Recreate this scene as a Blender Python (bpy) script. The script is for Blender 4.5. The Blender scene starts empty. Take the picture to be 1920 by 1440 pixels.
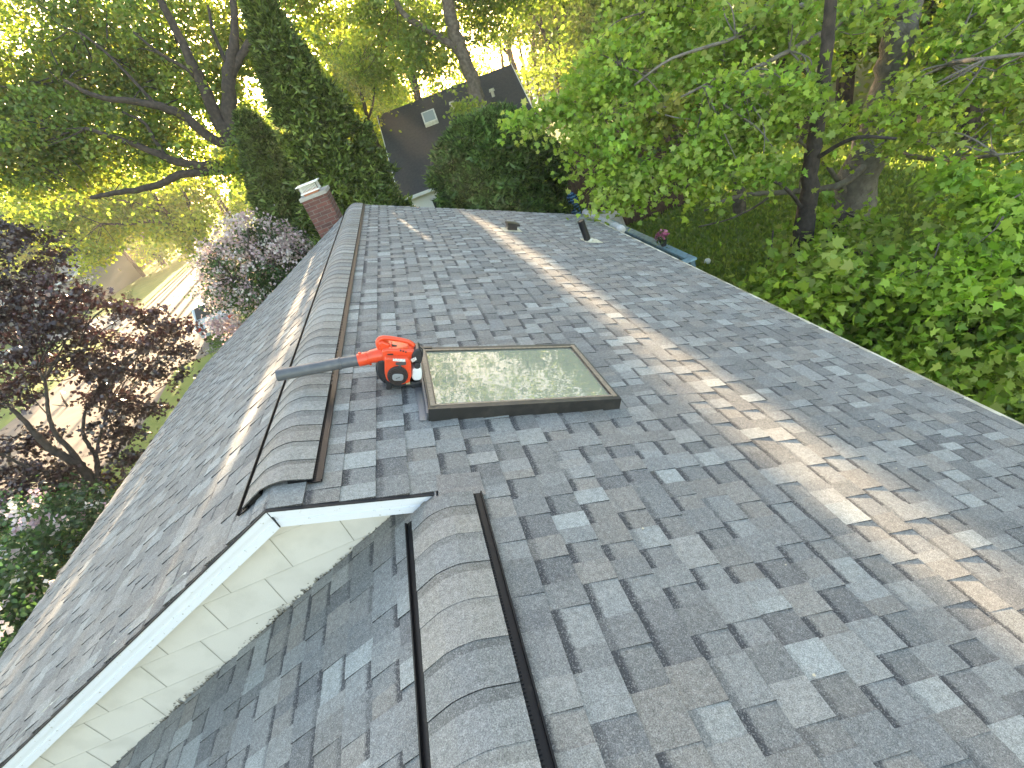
import bpy, bmesh, math, random
import numpy as np
from mathutils import Vector, Matrix
random.seed(7); RNG = np.random.default_rng(11)
SC = bpy.context.scene; COL = SC.collection
R_ = math.radians

# ------------------------------------------------------------------ camera
CAM = np.array([1.026, -1.6235, 1.1126]); FPX = 896.17
ROT = np.array([[0.92213, -0.23601, -0.30644], [-0.38475, -0.47533, -0.79121], [0.04107, 0.8476, -0.52905]])
_u, _s, _vt = np.linalg.svd(ROT); ROT = _u @ _vt
cam = bpy.data.cameras.new('camera'); camo = bpy.data.objects.new('camera', cam); COL.objects.link(camo)
cam.sensor_width = 36; cam.lens = FPX / 1920 * 36; cam.clip_start = .02; cam.clip_end = 2000
M = Matrix(((ROT[0][0], -ROT[1][0], -ROT[2][0]), (ROT[0][1], -ROT[1][1], -ROT[2][1]), (ROT[0][2], -ROT[1][2], -ROT[2][2]))).to_4x4()
M.translation = Vector(CAM); camo.matrix_world = M
SC.camera = camo

# ------------------------------------------------------------------ sun, sky, exposure
SUN_AZ, SUN_EL = R_(-6), R_(11)
SUNV = np.array([math.sin(SUN_AZ) * math.cos(SUN_EL), math.cos(SUN_AZ) * math.cos(SUN_EL), math.sin(SUN_EL)])
w = bpy.data.worlds.new('World'); SC.world = w; w.use_nodes = True
nt = w.node_tree; bg = nt.nodes['Background']
sky = nt.nodes.new('ShaderNodeTexSky'); sky.sky_type = 'NISHITA'; sky.sun_disc = False
sky.sun_elevation = SUN_EL; sky.sun_rotation = SUN_AZ; sky.air_density = 1.0; sky.dust_density = 1.6; sky.ozone_density = 1.0
tn = nt.nodes.new('ShaderNodeMix'); tn.data_type = 'RGBA'; tn.blend_type = 'MULTIPLY'; tn.inputs[0].default_value = 1; tn.inputs[7].default_value = (1.0, .864, .735, 1)   # camera white balance: neutral shade
nt.links.new(sky.outputs[0], tn.inputs[6]); nt.links.new(tn.outputs[2], bg.inputs[0]); bg.inputs[1].default_value = .125
sl = bpy.data.lights.new('sun', 'SUN'); so = bpy.data.objects.new('sun', sl); COL.objects.link(so)
sl.energy = 5.0; sl.angle = R_(.5); sl.color = (1, .74, .46)
so.rotation_euler = Vector(SUNV).to_track_quat('Z', 'Y').to_euler()
SC.view_settings.view_transform = 'Standard'; SC.view_settings.look = 'None'
SC.view_settings.exposure = 3.42; SC.view_settings.gamma = 1; SC.view_settings.use_curve_mapping = False
SC.render.engine = 'CYCLES'
SC.cycles.max_bounces = 7; SC.cycles.diffuse_bounces = 3; SC.cycles.glossy_bounces = 3; SC.cycles.transmission_bounces = 4
SC.cycles.transparent_max_bounces = 6; SC.cycles.sample_clamp_indirect = 6; SC.cycles.use_adaptive_sampling = True
SC.cycles.use_denoising = True

# ------------------------------------------------------------------ helpers
def ray(u, v): return ROT.T @ np.array([(u - 960) / FPX, (v - 720) / FPX, 1.0])
def at(u, v, D): return CAM + ray(u, v) * D                 # point at depth D
def gz(u, v, z): d = ray(u, v); return CAM + d * ((z - CAM[2]) / d[2])
def gy(u, v, y): d = ray(u, v); return CAM + d * ((y - CAM[1]) / d[1])
def tag(o, label=None, cat=None, group=None, kind=None):
    if label: o['label'] = label
    if cat: o['category'] = cat
    if group: o['group'] = group
    if kind: o['kind'] = kind
    return o
def empty(name, loc=(0, 0, 0), label=None, cat=None, group=None):
    o = bpy.data.objects.new(name, None); COL.objects.link(o); o.location = loc; o.empty_display_size = .2
    return tag(o, label, cat, group)
def link(name, me, mat=None, parent=None, world=True):
    o = bpy.data.objects.new(name, me); COL.objects.link(o)
    if mat is not None:
        for m in (mat if isinstance(mat, (list, tuple)) else [mat]): me.materials.append(m)
    if parent is not None:
        o.parent = parent
        if world:
            t = Vector((0, 0, 0)); p = parent
            while p is not None: t += Vector(p.location); p = p.parent
            o.location = -t
    return o
class MB:
    """collects polygons, builds one mesh object"""
    def __init__(s): s.v = []; s.f = []; s.m = []; s.c = []; s.uv = []
    def poly(s, pts, mi=0, c=None, uv=None):
        n = len(s.v); s.v += [tuple(map(float, p)) for p in pts]; s.f.append(tuple(range(n, n + len(pts)))); s.m.append(mi)
        s.c.append(c if c is not None else (1, 1, 1, 1)); s.uv.append(uv)
    def box(s, o, ax, ay, az, mi=0, c=None):
        """box from corner o with edge vectors"""
        o, ax, ay, az = (np.array(q, float) for q in (o, ax, ay, az))
        if np.dot(np.cross(ax, ay), az) < 0: o = o + az; az = -az
        p = [o, o + ax, o + ax + ay, o + ay, o + az, o + ax + az, o + ax + ay + az, o + ay + az]
        for f in ((3, 2, 1, 0), (4, 5, 6, 7), (0, 1, 5, 4), (1, 2, 6, 5), (2, 3, 7, 6), (3, 0, 4, 7)): s.poly([p[i] for i in f], mi, c)
    def cbox(s, c, sx, sy, sz, mi=0, rot=0, col=None):
        ca, sa = math.cos(rot), math.sin(rot); ax = np.array([ca, sa, 0]) * sx; ay = np.array([-sa, ca, 0]) * sy; az = np.array([0, 0, sz])
        s.box(np.array(c, float) - (ax + ay + az) / 2, ax, ay, az, mi, col)
    def tube(s, pts, rad, n=10, mi=0, cap=True, c=None):
        pts = [np.array(p, float) for p in pts]
        if np.isscalar(rad): rad = [rad] * len(pts)
        rings = []; up = None
        for i, p in enumerate(pts):
            lo_, hi_ = max(i - 1, 0), min(i + 1, len(pts) - 1)
            while np.linalg.norm(pts[hi_] - pts[lo_]) < 1e-7 and (lo_ > 0 or hi_ < len(pts) - 1): lo_, hi_ = max(lo_ - 1, 0), min(hi_ + 1, len(pts) - 1)
            t = pts[hi_] - pts[lo_]; t /= np.linalg.norm(t) + 1e-12
            if up is None:
                up = np.array([0, 0, 1.0]) if abs(t[2]) < .9 else np.array([1.0, 0, 0])
            a = np.cross(t, up); a /= np.linalg.norm(a) + 1e-12; b = np.cross(a, t); up = b
            rings.append([p + rad[i] * (math.cos(q) * a + math.sin(q) * b) for q in [2 * math.pi * k / n for k in range(n)]])
        base = len(s.v)
        for r in rings: s.v += [tuple(map(float, q)) for q in r]
        for i in range(len(rings) - 1):
            for k in range(n):
                k2 = (k + 1) % n
                s.f.append((base + i * n + k, base + i * n + k2, base + (i + 1) * n + k2, base + (i + 1) * n + k)[::-1]); s.m.append(mi); s.c.append(c or (1, 1, 1, 1)); s.uv.append(None)
        if cap:
            s.f.append(tuple(base + k for k in range(n))); s.m.append(mi); s.c.append(c or (1, 1, 1, 1)); s.uv.append(None)
            s.f.append(tuple(base + (len(rings) - 1) * n + k for k in range(n))[::-1]); s.m.append(mi); s.c.append(c or (1, 1, 1, 1)); s.uv.append(None)
    def build(s, name, mat, parent=None, smooth=False, bevel=0, colors=False, weld=False, sub=0):
        me = bpy.data.meshes.new(name); me.from_pydata(s.v, [], s.f)
        me.polygons.foreach_set('material_index', s.m)
        if colors:
            a = me.color_attributes.new('Col', 'FLOAT_COLOR', 'CORNER'); cc = []
            for f, c in zip(s.f, s.c): cc += list(c) * len(f)
            a.data.foreach_set('color', cc)
            ul = me.uv_layers.new(name='UVMap'); uu = []
            for f, q in zip(s.f, s.uv):
                if q is None: q = [(0.5, 1)] * len(f)
                for t in q: uu += [t[0], t[1]]
            ul.data.foreach_set('uv', uu)
        me.update()
        if weld:
            b = bmesh.new(); b.from_mesh(me); bmesh.ops.remove_doubles(b, verts=b.verts, dist=1e-5); b.to_mesh(me); b.free()
        if smooth: me.polygons.foreach_set('use_smooth', [True] * len(me.polygons))
        o = link(name, me, mat, parent)
        if bevel:
            m = o.modifiers.new('b', 'BEVEL'); m.width = bevel; m.segments = 3; m.limit_method = 'ANGLE'; m.angle_limit = R_(30)
            if smooth: pass
        if sub:
            m = o.modifiers.new('s', 'SUBSURF'); m.levels = sub; m.render_levels = sub
        return o

# ------------------------------------------------------------------ materials
def mat(name, col, rough=.6, metal=0, noise=None, bump=None, spec=.5, coat=0):
    m = bpy.data.materials.new(name); m.use_nodes = True; t = m.node_tree; b = t.nodes['Principled BSDF']
    b.inputs['Base Color'].default_value = (*col, 1); b.inputs['Roughness'].default_value = rough; b.inputs['Metallic'].default_value = metal
    b.inputs['Specular IOR Level'].default_value = spec; b.inputs['Coat Weight'].default_value = coat
    tc = t.nodes.new('ShaderNodeTexCoord')
    if noise:
        sc, col2, lo, hi = noise
        n = t.nodes.new('ShaderNodeTexNoise'); n.inputs['Scale'].default_value = sc; n.inputs['Detail'].default_value = 5; t.links.new(tc.outputs['Object'], n.inputs['Vector'])
        r = t.nodes.new('ShaderNodeMapRange'); r.inputs[1].default_value = lo; r.inputs[2].default_value = hi; t.links.new(n.outputs[0], r.inputs[0])
        x = t.nodes.new('ShaderNodeMix'); x.data_type = 'RGBA'; x.inputs[6].default_value = (*col, 1); x.inputs[7].default_value = (*col2, 1)
        t.links.new(r.outputs[0], x.inputs[0]); t.links.new(x.outputs[2], b.inputs['Base Color'])
    if bump:
        n = t.nodes.new('ShaderNodeTexNoise'); n.inputs['Scale'].default_value = bump[0]; n.inputs['Detail'].default_value = 4; t.links.new(tc.outputs['Object'], n.inputs['Vector'])
        bp = t.nodes.new('ShaderNodeBump'); bp.inputs['Strength'].default_value = bump[1]; bp.inputs['Distance'].default_value = bump[2]
        t.links.new(n.outputs[0], bp.inputs['Height']); t.links.new(bp.outputs[0], b.inputs['Normal'])
    return m

def shingle_mat(name, granule=290.):
    m = bpy.data.materials.new(name); m.use_nodes = True; t = m.node_tree; N = t.nodes; L = t.links; b = N['Principled BSDF']
    b.inputs['Roughness'].default_value = .88; b.inputs['Specular IOR Level'].default_value = .35
    at_ = N.new('ShaderNodeVertexColor'); at_.layer_name = 'Col'
    uv = N.new('ShaderNodeUVMap'); tc = N.new('ShaderNodeTexCoord'); sep = N.new('ShaderNodeSeparateXYZ'); L.new(uv.outputs[0], sep.inputs[0])
    g = N.new('ShaderNodeTexNoise'); g.inputs['Scale'].default_value = granule; g.inputs['Detail'].default_value = 3; g.inputs['Roughness'].default_value = .85; L.new(tc.outputs['Object'], g.inputs['Vector'])
    gr = N.new('ShaderNodeMapRange'); gr.inputs[1].default_value = .3; gr.inputs[2].default_value = .72; gr.inputs[3].default_value = .30; gr.inputs[4].default_value = 1.85; L.new(g.outputs[0], gr.inputs[0])
    # mid-scale mottling
    n2 = N.new('ShaderNodeTexNoise'); n2.inputs['Scale'].default_value = 55; n2.inputs['Detail'].default_value = 5; L.new(tc.outputs['Object'], n2.inputs['Vector'])
    r2 = N.new('ShaderNodeMapRange'); r2.inputs[1].default_value = .3; r2.inputs[2].default_value = .7; r2.inputs[3].default_value = .82; r2.inputs[4].default_value = 1.18; L.new(n2.outputs[0], r2.inputs[0])
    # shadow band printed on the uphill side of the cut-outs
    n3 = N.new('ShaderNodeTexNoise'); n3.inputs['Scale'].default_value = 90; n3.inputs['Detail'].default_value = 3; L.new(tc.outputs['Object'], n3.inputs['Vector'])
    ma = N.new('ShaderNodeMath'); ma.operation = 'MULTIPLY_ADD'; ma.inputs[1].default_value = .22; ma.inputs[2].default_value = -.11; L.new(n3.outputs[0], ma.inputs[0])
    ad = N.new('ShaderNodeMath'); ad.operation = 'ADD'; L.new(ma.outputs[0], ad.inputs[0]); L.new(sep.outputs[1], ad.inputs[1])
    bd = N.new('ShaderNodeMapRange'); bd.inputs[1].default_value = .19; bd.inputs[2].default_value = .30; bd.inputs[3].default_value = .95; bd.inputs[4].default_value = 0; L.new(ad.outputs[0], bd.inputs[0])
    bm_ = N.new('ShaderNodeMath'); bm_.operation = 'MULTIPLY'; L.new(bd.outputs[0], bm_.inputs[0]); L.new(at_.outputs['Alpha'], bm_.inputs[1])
    # broad weathering: dusty warm patches
    n4 = N.new('ShaderNodeTexNoise'); n4.inputs['Scale'].default_value = 1.6; n4.inputs['Detail'].default_value = 6; n4.inputs['Roughness'].default_value = .6; L.new(tc.outputs['Object'], n4.inputs['Vector'])
    r4 = N.new('ShaderNodeMapRange'); r4.inputs[1].default_value = .4; r4.inputs[2].default_value = .72; r4.inputs[4].default_value = .28; L.new(n4.outputs[0], r4.inputs[0])
    def mul(a, bb, blend='MULTIPLY', fac=1.0):
        x = N.new('ShaderNodeMix'); x.data_type = 'RGBA'; x.blend_type = blend
        if isinstance(fac, float): x.inputs[0].default_value = fac
        else: L.new(fac, x.inputs[0])
        for i, q in ((6, a), (7, bb)):
            if isinstance(q, tuple): x.inputs[i].default_value = q
            else: L.new(q, x.inputs[i])
        return x.outputs[2]
    c = mul(at_.outputs['Color'], (.235, .205, .17, 1), 'MIX', r4.outputs[0])
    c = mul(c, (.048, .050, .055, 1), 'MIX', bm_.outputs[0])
    c = mul(c, gr.outputs[0]); c = mul(c, r2.outputs[0])
    # pale ceramic granules
    vo = N.new('ShaderNodeTexVoronoi'); vo.inputs['Scale'].default_value = 310; L.new(tc.outputs['Object'], vo.inputs['Vector'])
    sv = N.new('ShaderNodeSeparateColor'); L.new(vo.outputs['Color'], sv.inputs[0])
    rs = N.new('ShaderNodeMapRange'); rs.inputs[1].default_value = .84; rs.inputs[2].default_value = .88; rs.inputs[3].default_value = 0; rs.inputs[4].default_value = .30; L.new(sv.outputs[0], rs.inputs[0])
    c = mul(c, (.46, .46, .44, 1), 'MIX', rs.outputs[0])
    L.new(c, b.inputs['Base Color'])
    bp = N.new('ShaderNodeBump'); bp.inputs['Strength'].default_value = .5; bp.inputs['Distance'].default_value = .0015; L.new(g.outputs[0], bp.inputs['Height']); L.new(bp.outputs[0], b.inputs['Normal'])
    return m

def leaf_mat(name, trans=.45, rough=.45, gloss=.06, tint=(1, 1, 1)):
    m = bpy.data.materials.new(name); m.use_nodes = True; t = m.node_tree; N = t.nodes; L = t.links
    N.remove(N['Principled BSDF']); out = N['Material Output']
    a = N.new('ShaderNodeVertexColor'); a.layer_name = 'Col'
    df = N.new('ShaderNodeBsdfDiffuse'); tr = N.new('ShaderNodeBsdfTranslucent'); gl = N.new('ShaderNodeBsdfGlossy'); gl.inputs['Roughness'].default_value = rough
    L.new(a.outputs[0], df.inputs[0])
    x = N.new('ShaderNodeMix'); x.data_type = 'RGBA'; x.blend_type = 'MULTIPLY'; x.inputs[0].default_value = 1; L.new(a.outputs[0], x.inputs[6]); x.inputs[7].default_value = (*tint, 1)
    L.new(x.outputs[2], tr.inputs[0])
    m1 = N.new('ShaderNodeMixShader'); m1.inputs[0].default_value = trans; L.new(df.outputs[0], m1.inputs[1]); L.new(tr.outputs[0], m1.inputs[2])
    m2 = N.new('ShaderNodeMixShader'); m2.inputs[0].default_value = gloss; L.new(m1.outputs[0], m2.inputs[1]); L.new(gl.outputs[0], m2.inputs[2])
    L.new(m2.outputs[0], out.inputs[0]); return m

MT = dict(
    shingle=shingle_mat('asphalt_shingle'),
    white=mat('white_painted_metal', (.60, .63, .66), .42, noise=(9, (.58, .60, .60), .45, .85)),
    rake=mat('white_rake_board', (.62, .645, .70), .45, noise=(70, (.30, .29, .24), .66, .72)),
    siding=mat('cream_siding', (.57, .545, .495), .75, noise=(7, (.48, .458, .41), .45, .8), bump=(160, .35, .002)),
    mildew=mat('mildew', (.10, .09, .075), .95, noise=(60, (.32, .30, .25), .4, .7)),
    black=mat('black_plastic', (.012, .012, .014), .38),
    vent=mat('dusty_black_vent', (.005, .005, .006), .5, noise=(30, (.025, .022, .018), .62, .8), spec=.25),
    bronze=mat('bronze_metal', (.036, .034, .032), .42, .3, noise=(18, (.065, .058, .05), .45, .8)),
    bronzelight=mat('weathered_seal', (.27, .22, .165), .6, noise=(60, (.16, .13, .1), .4, .7)),
    drip=mat('drip_edge', (.62, .60, .48), .6, noise=(5, (.22, .19, .13), .4, .65)),
    brick=None,
    concrete=mat('concrete', (.38, .36, .33), .85, noise=(12, (.26, .25, .23), .4, .7)),
    flue=mat('clay_flue', (.42, .17, .09), .8),
    galv=mat('galvanised_steel', (.55, .57, .56), .5, .3, noise=(8, (.42, .42, .36), .4, .7)),
    lead=mat('lead_flashing', (.62, .60, .50), .5, .2, noise=(25, (.40, .38, .25), .45, .65)),
    orange=mat('orange_plastic', (.72, .066, .016), .36, noise=(14, (.56, .07, .025), .5, .8), coat=.25),
    greyp=mat('grey_plastic', (.085, .092, .105), .42, noise=(20, (.14, .14, .145), .5, .8)),
    darkp=mat('dark_plastic', (.022, .023, .026), .45, noise=(40, (.07, .06, .055), .55, .8)),
    tank=mat('milky_plastic', (.70, .72, .74), .35),
    label=mat('label_paper', (.68, .68, .66), .5, noise=(160, (.25, .24, .24), .55, .62)),
    silver=mat('silver_badge', (.42, .43, .45), .35, .6),
    deck=mat('slate_blue_deck_paint', (.22, .34, .42), .6, noise=(10, (.13, .18, .21), .45, .75)),
    deckd=mat('slate_blue_deck_baluster', (.075, .13, .17), .6),
    asphalt=mat('driveway_asphalt', (.13, .125, .12), .9, noise=(6, (.2, .19, .175), .4, .7), bump=(300, .4, .003)),
    tan=mat('pale_driveway', (.19, .155, .125), .9, noise=(3, (.15, .125, .10), .4, .7)),
    walk=mat('concrete_walk', (.21, .205, .20), .9, noise=(4, (.19, .185, .18), .4, .7)),
    lawn=mat('lawn', (.13, .19, .035), .95, noise=(1.3, (.19, .23, .045), .35, .7), bump=(25, .8, .05)),
    bark=mat('bark', (.085, .070, .055), .95, noise=(9, (.17, .145, .12), .4, .7), bump=(28, .9, .03)),
    barkd=mat('dark_bark', (.035, .028, .024), .95, noise=(9, (.07, .055, .045), .4, .7), bump=(28, .9, .02)),
    barkg=mat('grey_bark', (.20, .18, .15), .95, noise=(7, (.11, .095, .08), .35, .7), bump=(22, .9, .04)),
    fence=mat('dark_board_fence', (.06, .035, .025), .9, noise=(8, (.10, .06, .04), .4, .7)),
    wallw=mat('white_clapboard', (.62, .63, .64), .7, bump=(6, .2, .01)),
    nroof=mat('charcoal_roof', (.017, .023, .034), .95, noise=(9, (.042, .045, .052), .35, .75), bump=(120, .5, .01)),
    groof=mat('grey_roof', (.26, .25, .26), .92, noise=(14, (.18, .175, .18), .35, .75)),
    glass=mat('dark_glass', (.02, .025, .03), .08),
    grey=mat('grey_canvas', (.40, .40, .41), .85, noise=(16, (.52, .52, .53), .4, .7), bump=(30, .5, .01)),
    tyre=mat('tyre', (.02, .02, .02), .8), carp=mat('silver_blue_paint', (.42, .50, .56), .25, .2, coat=.6),
    leaf=leaf_mat('leaf', .5, gloss=.05), leafback=leaf_mat('backlit_leaf', .6, gloss=.03, tint=(1.25, 1.2, .7)),
    leafnear=leaf_mat('near_leaf', .52, .5, .03), conifer=leaf_mat('conifer_spray', .2, .5, .04),
    leafred=leaf_mat('red_leaf', .3, .35, .10), petal=leaf_mat('petal', .35, .6, .02),
    pot=mat('flower_pot', (.03, .03, .035), .6), litter=mat('dead_leaf', (.16, .09, .045), .9),
)
# brick
def brick_mat():
    m = bpy.data.materials.new('brick'); m.use_nodes = True; t = m.node_tree; N = t.nodes; L = t.links; b = N['Principled BSDF']; b.inputs['Roughness'].default_value = .9
    tc = N.new('ShaderNodeTexCoord'); sp = N.new('ShaderNodeSeparateXYZ'); L.new(tc.outputs['Object'], sp.inputs[0])
    ad = N.new('ShaderNodeMath'); L.new(sp.outputs[0], ad.inputs[0]); L.new(sp.outputs[1], ad.inputs[1])
    cb = N.new('ShaderNodeCombineXYZ'); L.new(ad.outputs[0], cb.inputs[0]); L.new(sp.outputs[2], cb.inputs[1])
    br = N.new('ShaderNodeTexBrick'); L.new(cb.outputs[0], br.inputs['Vector']); br.inputs['Scale'].default_value = 1
    br.inputs['Brick Width'].default_value = .2; br.inputs['Row Height'].default_value = .068; br.inputs['Mortar Size'].default_value = .006
    br.inputs['Color1'].default_value = (.15, .06, .048, 1); br.inputs['Color2'].default_value = (.085, .042, .038, 1); br.inputs['Mortar'].default_value = (.17, .14, .125, 1)
    n = N.new('ShaderNodeTexNoise'); n.inputs['Scale'].default_value = 12; L.new(tc.outputs['Object'], n.inputs['Vector'])
    r = N.new('ShaderNodeMapRange'); r.inputs[3].default_value = .6; r.inputs[4].default_value = 1.4; L.new(n.outputs[0], r.inputs[0])
    x = N.new('ShaderNodeMix'); x.data_type = 'RGBA'; x.blend_type = 'MULTIPLY'; x.inputs[0].default_value = 1; L.new(br.outputs[0], x.inputs[6]); L.new(r.outputs[0], x.inputs[7]); L.new(x.outputs[2], b.inputs['Base Color'])
    bp = N.new('ShaderNodeBump'); bp.inputs['Distance'].default_value = .006; bp.invert = True; L.new(br.outputs['Fac'], bp.inputs['Height']); L.new(bp.outputs[0], b.inputs['Normal'])
    return m
MT['brick'] = brick_mat()

# ------------------------------------------------------------------ our house
S = .4265; CC = 1 / math.sqrt(1 + S * S)
A = .6313; UA = A / CC
XL, XR, YF = -3.93, 4.06, 7.84
UR = XR / CC; UL = -XL / CC
NR = np.array([S, 0, 1]) * CC; NL = np.array([-S, 0, 1]) * CC
def RP(u, y, h=0): return np.array([u * CC, y, -S * u * CC]) + NR * h
def LP(u, y, h=0): return np.array([-u * CC, y, -S * u * CC]) + NL * h
def LL(u, y, h=0): return np.array([A - u * CC, y, -S * A - S * u * CC]) + NL * h
PAL = [(.142, .149, .149), (.168, .175, .175), (.198, .208, .206), (.252, .270, .265), (.188, .184, .172), (.158, .159, .153), (.124, .129, .132), (.222, .226, .217)]
PW_T = np.array([.14, .22, .2, .14, .10, .10, .03, .07]); PW_B = np.array([.25, .18, .10, .05, .10, .14, .16, .02])
def pal(wt):
    c = np.array(PAL[RNG.choice(len(PAL), p=wt / wt.sum())]) * RNG.uniform(.9, 1.1); return c
def shingles(P, us, ylo, yhi, name, parent, seed, contrast=1.0):
    rg = np.random.default_rng(seed); mb = MB()
    for k in range(len(us) - 1):
        u0, u1 = us[k], us[k + 1]
        y = ylo(u1) - rg.uniform(0, .1); tooth = rg.random() < .5; lim = yhi(u1); lo = ylo(u1)
        yj = None
        while y < lim:
            w_ = rg.uniform(.085, .160) if tooth else rg.uniform(.075, .145)
            ya, yb = max(y, lo), min(y + w_, lim); y += w_
            if name == 'roof_slope' and seed == 3 and u0 > .66 and u1 < 1.84 and yb > .60 and ya < 1.33:
                if ya < .60: yb = .60
                elif yb > 1.33: ya = 1.33
                else: continue
            if yb - ya < .01: continue
            h1 = (.0120 if tooth else .0068) + rg.uniform(-.0008, .0014); h0 = .0022
            ue = u1 + rg.uniform(-.0012, .0012) + (.0 if tooth else -.001)
            # split into colour blocks
            cuts = [ya, yb]
            if yb - ya > .13 and rg.random() < .4: cuts = [ya, ya + (yb - ya) * rg.uniform(.35, .65), yb]
            for q in range(len(cuts) - 1):
                c = np.array(PAL[rg.choice(len(PAL), p=(PW_T if tooth else PW_B) / (PW_T if tooth else PW_B).sum())]) * rg.uniform(.9, 1.12)
                mn = np.array([.18, .185, .19]); c = mn + (c - mn) * contrast
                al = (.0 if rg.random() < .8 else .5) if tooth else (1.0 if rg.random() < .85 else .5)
                p, q_ = cuts[q], cuts[q + 1]
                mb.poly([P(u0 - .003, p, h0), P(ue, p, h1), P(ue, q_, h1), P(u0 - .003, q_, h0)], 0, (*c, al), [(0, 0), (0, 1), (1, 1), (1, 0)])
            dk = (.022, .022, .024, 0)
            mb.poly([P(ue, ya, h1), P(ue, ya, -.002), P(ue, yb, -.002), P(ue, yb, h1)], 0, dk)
            if tooth:
                for yy in (ya, yb): mb.poly([P(u0, yy, h0), P(ue, yy, h1), P(ue, yy, 0), P(u0, yy, 0)], 0, dk)
            # butt joint between shingle strips
            tooth = not tooth if rg.random() < .86 else tooth
    o = mb.build(name, MT['shingle'], parent, colors=True)
    return o
GZ = -4.8
house = empty('house', (0, 4, GZ), 'grey shingled house whose roof fills the view, seen from on its ridge', 'house')
us_main = [0] + [.137 + .143 * k for k in range(31)]
us_main = [u for u in us_main if u < UR - .03] + [UR]
def ylo_r(u):
    if u < .72: return 0.0
    return -2.6
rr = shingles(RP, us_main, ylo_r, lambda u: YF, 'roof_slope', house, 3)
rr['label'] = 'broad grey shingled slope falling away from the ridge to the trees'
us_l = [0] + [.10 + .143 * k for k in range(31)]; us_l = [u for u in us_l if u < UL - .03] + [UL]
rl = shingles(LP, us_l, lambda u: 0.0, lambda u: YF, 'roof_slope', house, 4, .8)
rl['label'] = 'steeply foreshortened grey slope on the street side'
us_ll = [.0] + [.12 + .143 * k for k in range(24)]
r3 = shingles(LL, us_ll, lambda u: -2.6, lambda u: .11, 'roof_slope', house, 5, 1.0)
r3['label'] = 'lower grey slope below the cream gable wall'
# right slope between lower ridge and first course beside the gable (u from UA to .72)
# underlayment slabs (solid roof decking under the shingles)
mb = MB()
def slab(P, u0, u1, y0, y1, h0=-.004, t=.09):
    o = P(u0, y0, h0); mb.box(o, P(u1, y0, h0) - o, P(u0, y1, h0) - o, P(u0, y0, h0 - t) - o)
SX, SL_, SY, SW = .6984, 1.1193, .5666, .7986
slab(RP, 0.0, .72, .012, YF - .01, t=.04); slab(RP, .72, UR - .01, -2.6, SY + .02, t=.04); slab(RP, .72, UR - .01, SY + SW - .02, YF - .01, t=.04); slab(RP, SX + SL_ - .02, UR - .01, SY + .02, SY + SW - .02, t=.04); slab(LP, 0.0, UL - .01, .012, YF - .01, t=.04); slab(LL, 0, 3.4, -2.6, .11, t=.04)
slab(RP, UA, .722, -2.6, .012, -.003, .04)
mb.build('roof_decking', mat('roof_felt', (.03, .03, .032), .9), house)
# small flashing strip of shingles between lower ridge and slope
us_s = [UA, .735]
mb = MB()
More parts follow.
